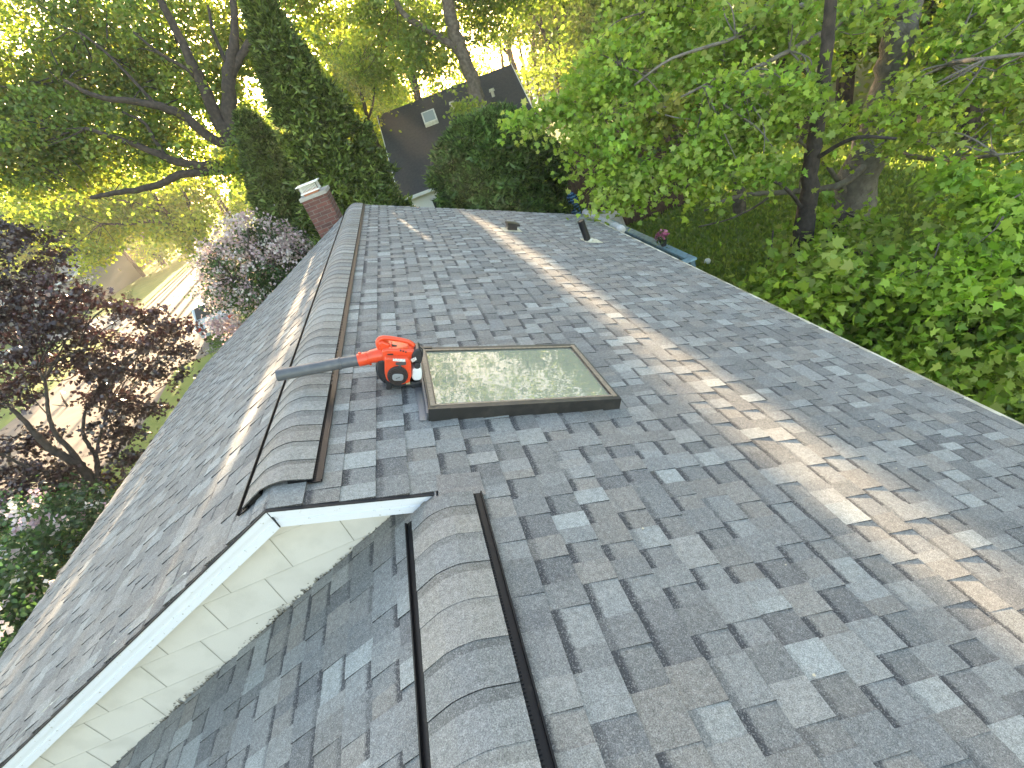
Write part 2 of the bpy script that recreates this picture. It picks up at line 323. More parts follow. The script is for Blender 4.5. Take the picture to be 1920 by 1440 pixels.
# --- ridge vent + caps
def cap_profile(hw, h, wing):   # list of (signed slope distance s, height h) across ridge
    return [(-hw, h - .004), (-hw * .55, h + .003), (-hw * .30, h + .011), (-hw * .13, h + .016), (0, h + .017), (hw * .13, h + .016), (hw * .30, h + .011), (hw * .55, h + .003), (hw, h - .004)]
def ridge(name, ox, oz, ya, yb, hw, expo, seed, label):
    rg = np.random.default_rng(seed); mb = MB()
    def P(s, y, h):
        if s >= 0: p = np.array([ox + s * CC, y, oz - S * s * CC]) + NR * h
        else: p = np.array([ox + s * CC, y, oz + S * s * CC]) + NL * h
        return p
    def PC(s, y, h):   # blends the crest into a rounded fold
        r = .046
        if abs(s) < r:
            a_, b_ = P(-r, y, h), P(r, y, h); t = (s + r) / (2 * r); m = P(0.0001, y, h)
            q = (1 - t) ** 2 * a_ + 2 * t * (1 - t) * (m * .62 + (a_ + b_) * .19) + t * t * b_
            return q
        return P(s, y, h)
    prof = np.linspace(-hw, hw, 15)
    def hh(s): return .027 - .004 * (abs(s) / hw) ** 2
    y = ya; sgn = 1 if yb > ya else -1; k = 0
    ln = abs(yb - ya)
    ys = np.arange(0, ln, expo)
    for k, d in enumerate(ys):
        y0 = ya + sgn * d; y1 = ya + sgn * min(d + expo, ln)
        if abs(y1 - y0) < .02: continue
        jit = rg.uniform(-.004, .004, 2)
        lift0 = .0018 + rg.uniform(0, .002); lift1 = .0006       # exposed butt is at the near (low y) end
        if sgn < 0: y0, y1 = y1, y0
        base = np.array(PAL[rg.choice([1, 2, 4, 7, 4, 7])]) * rg.uniform(.88, 1.15) * 1.10 * np.array([1.01, 1.0, .98])
        # 2 colour bands: dark painted band at the far (covered) part
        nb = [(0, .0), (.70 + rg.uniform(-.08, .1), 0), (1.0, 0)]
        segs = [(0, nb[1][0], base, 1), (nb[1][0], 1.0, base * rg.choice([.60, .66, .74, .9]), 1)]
        for (a0, a1, cc, _) in segs:
            for i in range(len(prof) - 1):
                s0, s1 = prof[i], prof[i + 1]
                bow = lambda s: 0.0
                def q(s, t):
                    yy = y0 + (y1 - y0) * t + (jit[0] if t == 0 else 0) * (1 if t in (0, 1) else 0)
                    return PC(s, yy, hh(s) + lift0 * (1 - t) + lift1 * t)
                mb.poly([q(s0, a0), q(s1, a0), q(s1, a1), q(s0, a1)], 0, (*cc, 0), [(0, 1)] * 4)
        for i in range(len(prof) - 1):   # butt face
            s0, s1 = prof[i], prof[i + 1]
            mb.poly([PC(s0, y0 + jit[0], hh(s0) + lift0), PC(s0, y0 + jit[0], hh(s0) - .002), PC(s1, y0 + jit[0], hh(s1) - .002), PC(s1, y0 + jit[0], hh(s1) + lift0)], 0, (.05, .05, .052, 0))
        for s0 in (-hw, hw):
            mb.poly([P(s0, y0, hh(s0) + lift0), P(s0, y1, hh(s0) + lift1), P(s0, y1, hh(s0) - .004), P(s0, y0, hh(s0) - .004)], 0, (.03, .03, .032, 0))
    o = mb.build(name, MT['shingle'], house, colors=True, weld=False); o['label'] = label
    # black vent body and lips
    y0, y1 = min(ya, yb) + .006, max(ya, yb) - .01
    vb = MB()
    for sg in (-1, 1):
        a_, b_ = sg * (hw - .02), sg * .062
        Q = lambda s, y, h: P(s, y, h)
        n0 = [Q(b_, y0, .004), Q(a_, y0, .004), Q(a_, y0, .024), Q(b_, y0, .024)]; n1 = [Q(b_, y1, .004), Q(a_, y1, .004), Q(a_, y1, .024), Q(b_, y1, .024)]
        for i in range(4):
            j = (i + 1) % 4; vb.poly([n0[i], n0[j], n1[j], n1[i]])
        vb.poly(n0); vb.poly(n1[::-1])
        # louvre lip outside the cap edge
        e0, e1 = sg * (hw - .02), sg * (hw + .040)
        sec = lambda y: [Q(e0, y, .006), Q(e1, y, .011), Q(e1, y, .026), Q(e1 - sg * .006, y, .026), Q(e1 - sg * .006, y, .015), Q(e0, y, .013)]
        s0_, s1_ = sec(y0 - .012), sec(y1 + .004)
        for i in range(6):
            j = (i + 1) % 6; vb.poly([s0_[i], s0_[j], s1_[j], s1_[i]])
        vb.poly(s0_); vb.poly(s1_[::-1])
        yy = y0
        while yy < y1:       # little ribs of the louvre
            o_ = Q(sg * (hw - .010), yy, .012); vb.box(o_, Q(sg * (hw + .012), yy, .012) - o_, (0, .002, 0), Q(sg * (hw - .010), yy, .017) - o_); yy += .012 if y0 < 2 and yy < 1 else .05
    v = vb.build('vent_strip', MT['vent'], o)
    return o
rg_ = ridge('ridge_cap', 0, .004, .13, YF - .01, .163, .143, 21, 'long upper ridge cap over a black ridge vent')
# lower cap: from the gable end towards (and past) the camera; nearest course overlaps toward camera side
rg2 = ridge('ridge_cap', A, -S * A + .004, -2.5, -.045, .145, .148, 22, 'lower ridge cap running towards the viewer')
# shingle run-up covering end of the lower ridge
mb = MB()
for (s0, s1, P) in ((0, .2, lambda s, y, h: RP(UA + s, y, h)), (0, .2, LL)):
    for y0, y1, cc in ((-.06, .0, (.2, .19, .18)), (.0, .1, (.17, .165, .16))):
        mb.poly([P(s0, y0, .014), P(s1, y0, .012), P(s1, y1, .012), P(s0, y1, .014)], 0, (*cc, 0), [(0, 1)] * 4)
mb.build('saddle_shingle', MT['shingle'], house, colors=True)

# --- gable wall, rake boards, drip edges
mb = MB(); YW = .115
# wall: triangle strip under the rake down to the lower slope and beyond
wt = lambda x: -S * abs(x) - .02
wb = lambda x: S * (x - 2 * A) - .03
course = .205
def wallz(x): return wt(x)
zs0 = -.12
rgw = np.random.default_rng(5)
z = -.02; row = 0
while z > -3.2:
    z2 = z - course
    # row spans x where z..z2 intersects
    xa = -4.05; xb = A
    # clip polygon strip to region: under roof (z<=-S|x|), above lower slope (z>=S(x-2A))
    def xr(zz):  # right limit at height zz: min of roof right (x = -z/S) and lower-slope (x = z/S+2A)
        return min(-zz / S, zz / S + 2 * A)
    def xl(zz): return max(zz / S, -3.9) if True else 0
    t_, b_ = z + .0, z2
    N_ = 24
    # lap: bottom edge sits prouder than the top
    yt, yb_ = YW + .002, YW - .010
    a1, a2, b1, b2 = xl(t_), xl(b_), xr(t_), xr(b_)
    # widen so that clipping is hidden behind rake board / lower roof
    pts = [(a1 - .02, t_), (b1 + .0, t_), (b2 + .0, b_), (a2 - .02, b_)]
    if row == 0: pts = [(-.03, -.01), (.03, -.01), (b2, b_), (a2, b_)]
    if t_ > -S * A > b_: pts = pts[:2] + [(A, -S * A)] + pts[2:]
    P3 = [(x, yt + (yb_ - yt) * (t_ - zz) / (t_ - b_), zz) for x, zz in pts]
    mb.poly(P3[::-1], 0)
    mb.poly([(a2 - .02, YW + .003, b_), (b2, YW + .003, b_), (b2, yb_, b_), (a2 - .02, yb_, b_)], 0)
    if row: mb.poly([(a1 - .02, yt - .0135, t_ + .0005), (b1, yt - .0135, t_ + .0005), (b1 - .004, yt - .002, t_ - .005), (a1 - .03, yt - .002, t_ - .005)][::-1], 2)  # toned strip paints the lap's contact shade along each row top
    # vertical joints: thin dark gaps
    x = math.floor(a2 / .305) * .305 + (row % 2) * .15
    while x < b2:
        if x > a2 + .02:
            zt = min(t_, -S * abs(x) - .03); zb = max(b_, S * (x - 2 * A))
            if zt - zb > .02:
                yy = lambda zz: yt + (yb_ - yt) * (t_ - zz) / (t_ - b_)
                mb.poly([(x, yy(zb) - .0012, zb), (x + .0035, yy(zb) - .0012, zb), (x + .0035, yy(zt) - .0012, zt), (x, yy(zt) - .0012, zt)], 1)
        x += .305
    z = z2; row += 1
gw = mb.build('gable_wall', [MT['siding'], mat('siding_joint', (.27, .26, .21), .9), mat('siding_lap_shade', (.53, .507, .458), .9)], house)
gw['label'] = 'cream shingle-sided gable wall'
# mildew fringe along the wall foot
mb = MB(); x = .5
rgm = np.random.default_rng(9)
while x > -2.4:
    w_ = rgm.uniform(.006, .022); h_ = abs(rgm.normal(0, .010)) * (2.0 if (-.55 < x < -.1 or -1.3 < x < -.85) else .8) + .004
    zb = S * (x - 2 * A) + .004
    mb.poly([(x, YW - .0125, zb), (x + w_ * .5, YW - .0125, zb + h_), (x + w_ * 1.3, YW - .0125, zb + S * w_)][::-1], 0); x -= w_ * .7
for k in range(420):
    x = -2.4 * rgm.random() + .5; hot = math.exp(-((x + .32) / .22) ** 2) + math.exp(-((x + 1.05) / .2) ** 2) + .12
    if rgm.random() > hot: continue
    zb = S * (x - 2 * A) + abs(rgm.normal(0, .022)); r = rgm.uniform(.0015, .0055)
    if zb > -S * abs(x) - .08: continue
    mb.poly([(x + r * math.cos(q) * 1.4, YW - .0128, zb + r * math.sin(q)) for q in [0, 1.2, 2.4, 3.6, 4.9]], 0)
mb.build('mildew_stain', MT['mildew'], gw)
# rake boards (white), with drip edge
def rakeboard(side, u1, label):
    mb = MB(); P = RP if side > 0 else LP
    # profile in (y, h): top flange, face with a step
    prof = [(-.008, -.003), (-.012, -.010), (-.012, -.034), (.000, -.038), (.000, -.060), (-.006, -.064), (-.006, -.098), (.02, -.102), (.11, -.102), (.11, -.003)]
    # start at ridge: vertical mitre x=0
    def V(u, y, h):
        p = P(u, y, h); return p
    def mit(y, h):   # intersection with x=0
        return np.array([0, y, h / CC])
    n = len(prof)
    A0 = [mit(y, h) for y, h in prof]; A1 = [V(u1, y, h) for y, h in prof]
    for i in range(n):
        j = (i + 1) % n; q = [A0[i], A0[j], A1[j], A1[i]]
        mb.poly(q if side < 0 else q[::-1])
    mb.poly(A1 if side < 0 else A1[::-1]); 
    o = mb.build('rake_board', MT['rake'], house); o['label'] = label; return o
rakeboard(1, .668, 'short white rake board speckled with lichen')
rakeboard(-1, UL, 'long white rake board running down to the street side')
mb = MB()
mb.box((-.0015, -.0132, -.002 / CC), (.003, 0, 0), (0, 0, -.10), (0, .01, 0)); mb.build('rake_joint', MT['black'], house)
# black shingle/underlay edge above rake
mb = MB()
for P, u1 in ((RP, .71), (LP, UL)):
    o_ = P(0, -.018, -.003); mb.box(o_, P(u1, -.018, -.003) - o_, (0, .030, 0), P(0, -.018, .002) - o_)
mb.build('starter_edge', mat('asphalt_edge', (.012, .012, .014), .8), house)
# eave drip edges / gutter
mb = MB(); o_ = RP(UR - .02, -2.6, .002); mb.box(o_, RP(UR + .055, -2.6, .004) - o_, (0, YF + 2.6, 0), (0, 0, -.10)); e = mb.build('drip_edge', MT['drip'], house)
mb = MB(); o_ = LP(UL - .02, -.01, .002); mb.box(o_, LP(UL + .014, -.01, .004) - o_, (0, YF, 0), (0, 0, -.12)); mb.build('gutter', MT['white'], house)
mb = MB()
for P, u1 in ((RP, UR), (LP, UL)):
    o_ = P(0, YF - .02, -.004); mb.box(o_, P(u1, YF - .02, -.004) - o_, (0, .045, 0), (0, 0, -.15))
mb.build('rake_board', MT['white'], house)['label'] = 'white rake board at the far gable'
# house body
mb = MB()
bz = GZ - .05; x0, x1, yA, yB = XL + .45, XR - .45, .125, YF - .3
zl, zr = -S * abs(x0) - .08, -S * x1 - .08
pf = [(x0, bz), (x1, bz), (x1, zr), (0, -.14), (x0, zl)]
mb.poly([(x, yB, z) for x, z in pf][::-1]); 
mb.poly([(x0, yA, bz), (x0, yA, zl), (x0, yB, zl), (x0, yB, bz)]); mb.poly([(x1, -2.4, bz), (x1, yB, bz), (x1, yB, zr), (x1, -2.4, zr)])
mb.poly([(x0, yA + .01, bz), (x1, yA + .01, bz), (x1, yA + .01, zr), (A, yA + .01, -S * A - .2), (x0, yA + .01, -S * (A - x0) - S * A - .2)])
mb.build('wall', MT['siding'], house)

# --- skylight
sk_o = MB(); H = .078
def SP(i, j, h): return RP(SX + i, SY + j, h)
def fr(mbx, i0, i1, j0, j1, h0, h1, mi=0):
    o_ = SP(i0, j0, h0); mbx.box(o_, SP(i1, j0, h0) - o_, SP(i0, j1, h0) - o_, SP(i0, j0, h1) - o_, mi)
t = .045
fr(sk_o, 0, SL_, 0, t, .0, H); fr(sk_o, 0, SL_, SW - t, SW, .0, H); fr(sk_o, 0, t, t, SW - t, .0, H - .001); fr(sk_o, SL_ - t, SL_, t, SW - t, .0, H - .001)
sky_l = sk_o.build('skylight', MT['bronze'], house, bevel=.003)
sky_l['label'] = 'bronze framed skylight with a reflecting pane'
mb = MB()  # weathered inner rails/seals
fr(mb, .01, .035, .03, SW - .03, H, H + .006); fr(mb, SL_ - .042, SL_ - .016, .03, SW - .03, H, H + .006); fr(mb, .035, SL_ - .042, .036, .05, H - .003, H + .002); fr(mb, .035, SL_ - .042, SW - .05, SW - .036, H - .003, H + .002)
mb.build('glazing_seal', MT['bronzelight'], sky_l)
plm = mat('dark_bronze_plate', (.035, .034, .033), .4, .3); flm = mat('grey_flashing', (.20, .205, .22), .45, .5)
for q_ in ((-.004, .115, -.004, .012, .004, H + .004), (-.004, .09, SW - .02, SW + .004, .02, H + .005)):
    mb = MB(); fr(mb, *q_); mb.build('corner_plate', plm, sky_l)
mb = MB(); fr(mb, -.012, 0, .014, SW - .024, .006, H * .62); fr(mb, -.05, -.012, .0, SW, .010, .013); mb.build('flashing', flm, sky_l)
mb = MB(); fr(mb, SL_, SL_ + .05, -.01, SW + .02, .010, .013); mb.build('flashing', flm, sky_l)
mb = MB(); fr(mb, .03, SL_ - .03, .03, SW - .03, H - .016, H - .010)
gm = bpy.data.materials.new('skylight_glass'); gm.use_nodes = True; t_ = gm.node_tree; N_ = t_.nodes; N_.remove(N_['Principled BSDF'])
gl = N_.new('ShaderNodeBsdfGlossy'); gl.inputs[0].default_value = (.93, .92, .86, 1); gl.inputs[1].default_value = .015
trn = N_.new('ShaderNodeBsdfTransparent'); trn.inputs[0].default_value = (.86, .93, .86, 1)
lw = N_.new('ShaderNodeFresnel'); lw.inputs[0].default_value = 1.85
nz = N_.new('ShaderNodeTexNoise'); nz.inputs['Scale'].default_value = 5; bp = N_.new('ShaderNodeBump'); bp.inputs['Strength'].default_value = .06; bp.inputs['Distance'].default_value = .02; t_.links.new(nz.outputs[0], bp.inputs['Height']); t_.links.new(bp.outputs[0], gl.inputs['Normal'])
mx = N_.new('ShaderNodeMixShader'); t_.links.new(lw.outputs[0], mx.inputs[0]); t_.links.new(trn.outputs[0], mx.inputs[1]); t_.links.new(gl.outputs[0], mx.inputs[2]); dus = N_.new('ShaderNodeBsdfDiffuse'); dus.inputs[0].default_value = (.60, .62, .49, 1); mx2 = N_.new('ShaderNodeMixShader'); mx2.inputs[0].default_value = .34; t_.links.new(mx.outputs[0], mx2.inputs[1]); t_.links.new(dus.outputs[0], mx2.inputs[2]); t_.links.new(mx2.outputs[0], N_['Material Output'].inputs[0])
mb.build('pane', gm, sky_l)
# pale light well below the pane
mb = MB(); i0, i1, j0, j1 = SX + .035, SX + SL_ - .035, SY + .035, SY + SW - .035
tops = [RP(i0, j0, -.0), RP(i1, j0, .0), RP(i1, j1, .0), RP(i0, j1, .0)]; bots = [p + np.array([0, 0, -1.1]) for p in tops]
for k in range(4): q = (k + 1) % 4; mb.poly([tops[k], tops[q], bots[q], bots[k]])
for k in range(4): q = (k + 1) % 4; mb.poly([tops[k], tops[q], tops[q] + NR * .06, tops[k] + NR * .06])
mb.poly(bots)
mb.build('light_well', mat('pale_green_wall', (.62, .74, .60), .8), sky_l)
# --- stack pipe and roof vent
def up_from(base, toppx):  # height so that the top projects to toppx row
    best = min(np.linspace(.05, 1, 200), key=lambda h: abs((lambda q: 720 + FPX * q[1] / q[2])(ROT @ (base + np.array([0, 0, h]) - CAM)) - toppx)); return best
def rpx(u, v, h=0):
    d = ray(u, v); n = np.array([S, 0, 1]); t = -(n @ CAM) / (n @ d); return CAM + t * d
b0 = rpx(1103, 453); hp = up_from(b0, 412)
mb = MB(); tilt = np.array([-.04, 0, 0])
r0 = .052
mb.tube([b0 + [0, 0, -.02], b0 + tilt * .5 + [0, 0, hp * .5], b0 + tilt + [0, 0, hp]], r0, 20, cap=False)
mb.tube([b0 + [0, 0, -.02], b0 + tilt + [0, 0, hp - .002]], r0 * .8, 20)
pipe = mb.build('vent_pipe', MT['black'], house, smooth=False); pipe['label'] = 'black plumbing vent pipe standing on a metal flashing'
mb = MB(); uu = b0[0] / CC; yy = b0[1]
o_ = RP(uu - .09, yy - .12, .012); mb.box(o_, RP(uu + .19, yy - .12, .012) - o_, (0, .26, 0), RP(uu - .09, yy - .12, .016) - o_)
mb.tube([RP(uu, yy, .01), b0 + [0, 0, .035]], [.085, .050], 18)
mb.build('flashing', MT['lead'], pipe)
b1 = rpx(958, 432); uu = b1[0] / CC; yy = b1[1]
mb = MB()
o_ = RP(uu - .07, yy - .08, .02); mb.box(o_, RP(uu + .08, yy - .08, .02) - o_, (0, .16, 0), RP(uu - .07, yy - .08, .09) - o_)
o_ = RP(uu - .085, yy - .095, .09); mb.box(o_, RP(uu + .115, yy - .095, .075) - o_, (0, .19, 0), RP(uu - .085, yy - .095, .125) - o_)
rv = mb.build('roof_vent', MT['black'], house, bevel=.012); rv['label'] = 'low black hooded roof vent'
mb = MB(); o_ = RP(uu - .14, yy - .15, .011); mb.box(o_, RP(uu + .15, yy - .15, .011) - o_, (0, .3, 0), RP(uu - .14, yy - .15, .016) - o_)
mb.tube([RP(uu, yy, .014), RP(uu, yy, .05)], .075, 16)
mb.build('flashing', MT['lead'], rv)
# --- chimney against the far gable
ch_y0 = YF + .08
pL, pR, pLb = gy(566, 380, ch_y0), gy(611, 362, ch_y0), gy(603, 445, ch_y0)
cx0, cx1 = pL[0], pR[0] + .0
cw = max(cx1 - cx0, .42); zt = pR[2] - .0
mb = MB(); mb.box((cx0, ch_y0, GZ - .05), (cw, 0, 0), (0, .62, 0), (0, 0, zt - GZ + .05)); ch = mb.build('chimney', MT['brick'], house)
ch['label'] = 'red brick chimney with a white metal cap'
mb = MB(); mb.box((cx0 - .02, ch_y0 - .02, zt), (cw + .04, 0, 0), (0, .66, 0), (0, 0, .06)); mb.build('crown', MT['concrete'], ch, bevel=.012)
mb = MB(); fx, fw = cx0 + cw * .18, cw * .55
mb.box((fx, ch_y0 + .08, zt + .06), (fw, 0, 0), (0, fw, 0), (0, 0, .07)); mb.build('flue', MT['flue'], ch)
mb = MB(); a0 = (fx - .035, ch_y0 + .05); ww = fw + .07
for i in range(15):
    for (px_, py_) in ((a0[0] + ww * i / 14, a0[1]), (a0[0] + ww * i / 14, a0[1] + ww), (a0[0], a0[1] + ww * i / 14), (a0[0] + ww, a0[1] + ww * i / 14)):
        mb.box((px_ - .003, py_ - .003, zt + .10), (.008, 0, 0), (0, .008, 0), (0, 0, .13))
mb.box((a0[0] - .01, a0[1] - .01, zt + .095), (ww + .02, 0, 0), (0, ww + .02, 0), (0, 0, .02))
mb.box((a0[0] - .04, a0[1] - .04, zt + .225), (ww + .08, 0, 0), (0, ww + .08, 0), (0, 0, .014))
mb.build('chimney_cap', mat('white_cap_metal', (.78, .80, .80), .4, .2), ch)
# --- pile of stuff on roof: a few dead leaves and debris crumbs
rgd = np.random.default_rng(77)
mb = MB()
for k in range(70):
    u_, y_ = rgd.uniform(.25, 4.2), rgd.uniform(-1.2, 7.5)
    if u_ < .72 and y_ < .02: continue
    if SX - .05 < u_ < SX + SL_ + .05 and SY - .05 < y_ < SY + SW + .05: continue
    r = rgd.uniform(.002, .005); a_ = rgd.uniform(0, 6)
    mb.poly([RP(u_ + r * math.cos(a_ + q) * (1.6 if i % 2 else .8), y_ + r * math.sin(a_ + q), .0125 + r * .4 * (i % 2)) for i, q in enumerate([0, 1, 2.1, 3.1, 4.2, 5.2])], 0)
tag(mb.build('roof_debris', mat('pale_debris', (.5, .45, .33), .9)), 'pale crumbs of seed and leaf litter lying on the grey shingles', 'debris', kind='stuff')
# ------------------------------------------------------------------ leaf blower
blower = empty('leaf_blower', tuple(RP(.58, .99, 0)), 'orange petrol leaf blower with a long grey tube resting across the ridge beside the skylight', 'leaf blower')
def XZ(u, v, y): q = gy(u, v, y); return q
def slabpx(pts, y0, y1, yref=None):
    """solid plate: outline given at the plane y=yref, running from y0 to y1"""
    yref = y0 if yref is None else yref
    q = [XZ(u, v, yref) for u, v in pts]
    mb = MB(); f = [(p[0], y0, p[2]) for p in q]; b = [(p[0], y1, p[2]) for p in q]; n = len(q)
    mb.poly(f[::-1]); mb.poly(b)
    for i in range(n): j = (i + 1) % n; mb.poly([f[i], f[j], b[j], b[i]])
    return mb
def C8(pts): return [(500 + x / 5.333, 600 + y / 5.333) for x, y in pts]   # from the enlarged crop
def finish(mb, name, m, parent, bev=.004, smooth=True):
    o = mb.build(name, m, parent, weld=True)
    b = bmesh.new(); b.from_mesh(o.data); bmesh.ops.recalc_face_normals(b, faces=b.faces); b.to_mesh(o.data); b.free()
    if bev:
        md = o.modifiers.new('b', 'BEVEL'); md.width = bev; md.segments = 3; md.limit_method = 'ANGLE'; md.angle_limit = R_(28)
        if smooth:
            o.data.polygons.foreach_set('use_smooth', [True] * len(o.data.polygons)); w_ = o.modifiers.new('w', 'WEIGHTED_NORMAL'); w_.keep_sharp = False
    return o
def frame2(ax):   # two unit vectors perpendicular to ax
    ax = np.array(ax, float); ax /= np.linalg.norm(ax); a = np.cross(ax, [0, 1, 0]); a /= np.linalg.norm(a); return ax, a, np.cross(ax, a)
YB = 1.0
# tube: points at plane y
tipc, ring, joint, neck = XZ(520, 704, .99), XZ(638, 681, .995), XZ(674, 675, 1.0), XZ(720, 664, 1.0)
mb = MB(); ax = (ring - tipc); ax /= np.linalg.norm(ax)
R0 = .034
mb.tube([tipc + ax * .012, tipc, tipc + ax * .05, ring], [R0 - .004, R0, R0, R0 - .0005], 40, cap=False)
mb.tube([tipc + ax * .012, ring], [R0 - .004, R0 - .004], 40, cap=False)
tb = finish(mb, 'blower_tube', MT['greyp'], blower, 0); tb.data.polygons.foreach_set('use_smooth', [True] * len(tb.data.polygons)); tb.data.set_sharp_from_angle(angle=R_(40))
mb = MB(); ax2 = (joint - ring) / np.linalg.norm(joint - ring)
mb.tube([ring - ax2 * .004, ring - ax2 * .004, ring + ax2 * .004, ring + ax2 * .004, joint + ax2 * .02], [R0, R0 + .0035, R0 + .0035, R0 - .001, R0 - .002], 40)
o = finish(mb, 'tube_collar', MT['greyp'], tb, 0); o.data.polygons.foreach_set('use_smooth', [True] * len(o.data.polygons)); o.data.set_sharp_from_angle(angle=R_(40))
mb = MB(); ax3 = (neck - joint) / np.linalg.norm(neck - joint)
mid = (joint + neck) / 2 + np.array([0, 0, .004])
mb.tube([joint - ax3 * .006, joint - ax3 * .006, joint + ax3 * .05, joint + ax3 * .054, mid, neck + ax3 * .02, neck + ax3 * .06 + np.array([0, 0, .0])], [R0 - .002, R0 + .004, R0 + .0045, R0 + .001, R0 + .004, R0 + .014, R0 + .03], 40)
for sgn, off in ((1, .012), (-1, .10)):
    q = joint + ax3 * (.02 if sgn > 0 else .045) + np.array([0, 0, sgn * (R0 + .002)]); mb.tube([q, q + np.array([0, 0, sgn * .012])], [.008, .006], 12)
nk = finish(mb, 'outlet_neck', MT['orange'], blower, 0); nk.data.polygons.foreach_set('use_smooth', [True] * len(nk.data.polygons)); nk.data.set_sharp_from_angle(angle=R_(45))
# fan volute: fat disc behind the engine, axis along y
vc = XZ(746, 690, 1.03)
def disc(c, r, y0, y1, n=48, rin=None, flat=.0, sx=1, sz=1):
    mb = MB(); f = []; b = []
    for k in range(n):
        a_ = 2 * math.pi * k / n; p = (c[0] + r * sx * math.cos(a_), 0, c[2] + r * sz * math.sin(a_)); f.append((p[0], y0, p[2])); b.append((p[0], y1, p[2]))
    if rin is None:
        mb.poly(f); mb.poly(b[::-1])
    for k in range(n): j = (k + 1) % n; mb.poly([f[k], b[k], b[j], f[j]])
    return mb
o = finish(disc(vc, .130, 1.015, 1.135), 'fan_housing', MT['darkp'], blower, .02); o['label'] = 'dark rounded fan housing behind the engine'
# dark left flank of the housing seen beside the orange cover
o = finish(slabpx(C8([(1110, 400), (1180, 380), (1230, 400), (1230, 600), (1180, 605), (1130, 570), (1105, 500)]), .955, 1.06, .98), 'fan_housing', MT['darkp'], blower, .010)
# orange upper shroud (body under the handle)
up = C8([(1150, 290), (1165, 400), (1230, 425), (1440, 430), (1470, 350), (1500, 300), (1440, 285), (1200, 275)])
o = finish(slabpx(up, .935, 1.075, .96), 'engine_shroud', MT['orange'], blower, .012)
# handle: loop as thick bent bar
def hp(x, y, yy=1.0): u, v = C8([(x, y)])[0]; return XZ(u, v, yy)
mb = MB()
path = [(1165, 330), (1140, 285), (1122, 245), (1120, 205), (1150, 182), (1210, 180), (1290, 190), (1370, 205), (1430, 225), (1470, 262), (1488, 300), (1470, 350), (1440, 385)]
rad = [.022, .019, .018, .016, .015, .014, .0135, .0135, .014, .016, .018, .02, .02]
P_ = [hp(x, y) for x, y in path]
def smoothp(P, R, n=5):
    out = []; ro = []
    P = [np.array(p) for p in P]
    for i in range(len(P) - 1):
        p0, p1, p2, p3 = P[max(i - 1, 0)], P[i], P[i + 1], P[min(i + 2, len(P) - 1)]
        for k in range(n):
            t = k / n; out.append(.5 * ((2 * p1) + (-p0 + p2) * t + (2 * p0 - 5 * p1 + 4 * p2 - p3) * t * t + (-p0 + 3 * p1 - 3 * p2 + p3) * t ** 3)); ro.append(R[i] * (1 - t) + R[i + 1] * t)
    return out + [P[-1]], ro + [R[-1]]
PP, RRd = smoothp(P_, rad); mb.tube(PP, RRd, 16)
hd = finish(mb, 'handle', MT['orange'], blower, 0); hd.data.polygons.foreach_set('use_smooth', [True] * len(hd.data.polygons)); hd.data.set_sharp_from_angle(angle=R_(60))
# shoulders that join the handle to the shroud
for pts in ([(1115, 215), (1150, 190), (1225, 225), (1222, 330), (1180, 350), (1150, 330), (1135, 280)], [(1410, 240), (1465, 262), (1490, 305), (1470, 350), (1430, 385), (1380, 360), (1420, 300)], [(1215, 262), (1420, 285), (1425, 305), (1400, 350), (1200, 330)]):
    finish(slabpx(C8(pts), .965, 1.035, 1.0), 'handle_bridge', MT['orange'], hd, .010)
mb = MB(); q = hp(1240, 250, .985); q2 = hp(1300, 262, .985); mb.tube([q, q2], [.006, .007], 10); finish(mb, 'throttle_trigger', MT['darkp'], hd, 0)
# throttle slots (three dark holes) and round intake
for k, (x, y) in enumerate(((1340, 307), (1366, 313), (1392, 320))):
    finish(disc(hp(x, y, .934), .0045, .9325, .940, 16), 'shroud_hole', MT['black'], blower, 0)
finish(slabpx(C8([(1207, 340), (1265, 338), (1270, 380), (1210, 385)]), .9315, .95, .9315), 'muffler_opening', MT['black'], blower, .002)
finish(slabpx(C8([(1375, 365), (1405, 370), (1415, 388), (1385, 390)]), .9315, .95, .9315), 'muffler_opening', MT['black'], blower, .001)
# orange starter cover
cov = [(1178, 395), (1200, 385), (1420, 392), (1447, 430), (1450, 560), (1430, 625), (1360, 648), (1260, 640), (1200, 605), (1180, 540)]
sc_ = finish(slabpx(C8(cov), .885, .99, .885), 'starter_cover', MT['orange'], blower, .012)
gc = hp(1310, 555, .88)
g = finish(disc(gc, .058, .872, .90, 48), 'starter_grille', MT['darkp'], sc_, .005)
mb = MB()
for k in range(11):      # louvre ribs across the grille
    zz = -.050 + k * .010; hw_ = math.sqrt(max(.058 ** 2 - zz ** 2, 0)) - .004
    if hw_ > .008: mb.box((gc[0] - hw_, .8655, gc[2] + zz - .0022), (2 * hw_, 0, 0), (0, .008, 0), (0, 0, .0044))
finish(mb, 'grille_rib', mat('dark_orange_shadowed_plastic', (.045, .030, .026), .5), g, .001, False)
bc = hp(1311, 577, .862)
finish(slabpx([(735 + 10.5 * math.copysign(abs(math.cos(a)) ** .6, math.cos(a)) + 11, 708 + 6.2 * math.copysign(abs(math.sin(a)) ** .6, math.sin(a))) for a in [2 * math.pi * k / 28 for k in range(28)]], .8585, .868, .8585), 'badge', MT['silver'], g, .0015)
# a few embossed strokes on the badge
mb = MB()
for dx, w_ in ((-.011, .006), (-.003, .004), (.003, .006), (.010, .003)): mb.box((bc[0] + dx, .8575, bc[2] - .003), (w_, 0, 0), (0, .002, 0), (0, 0, .006))
finish(mb, 'badge_mark', mat('badge_dark_mark', (.12, .12, .13), .5), g, 0, False)
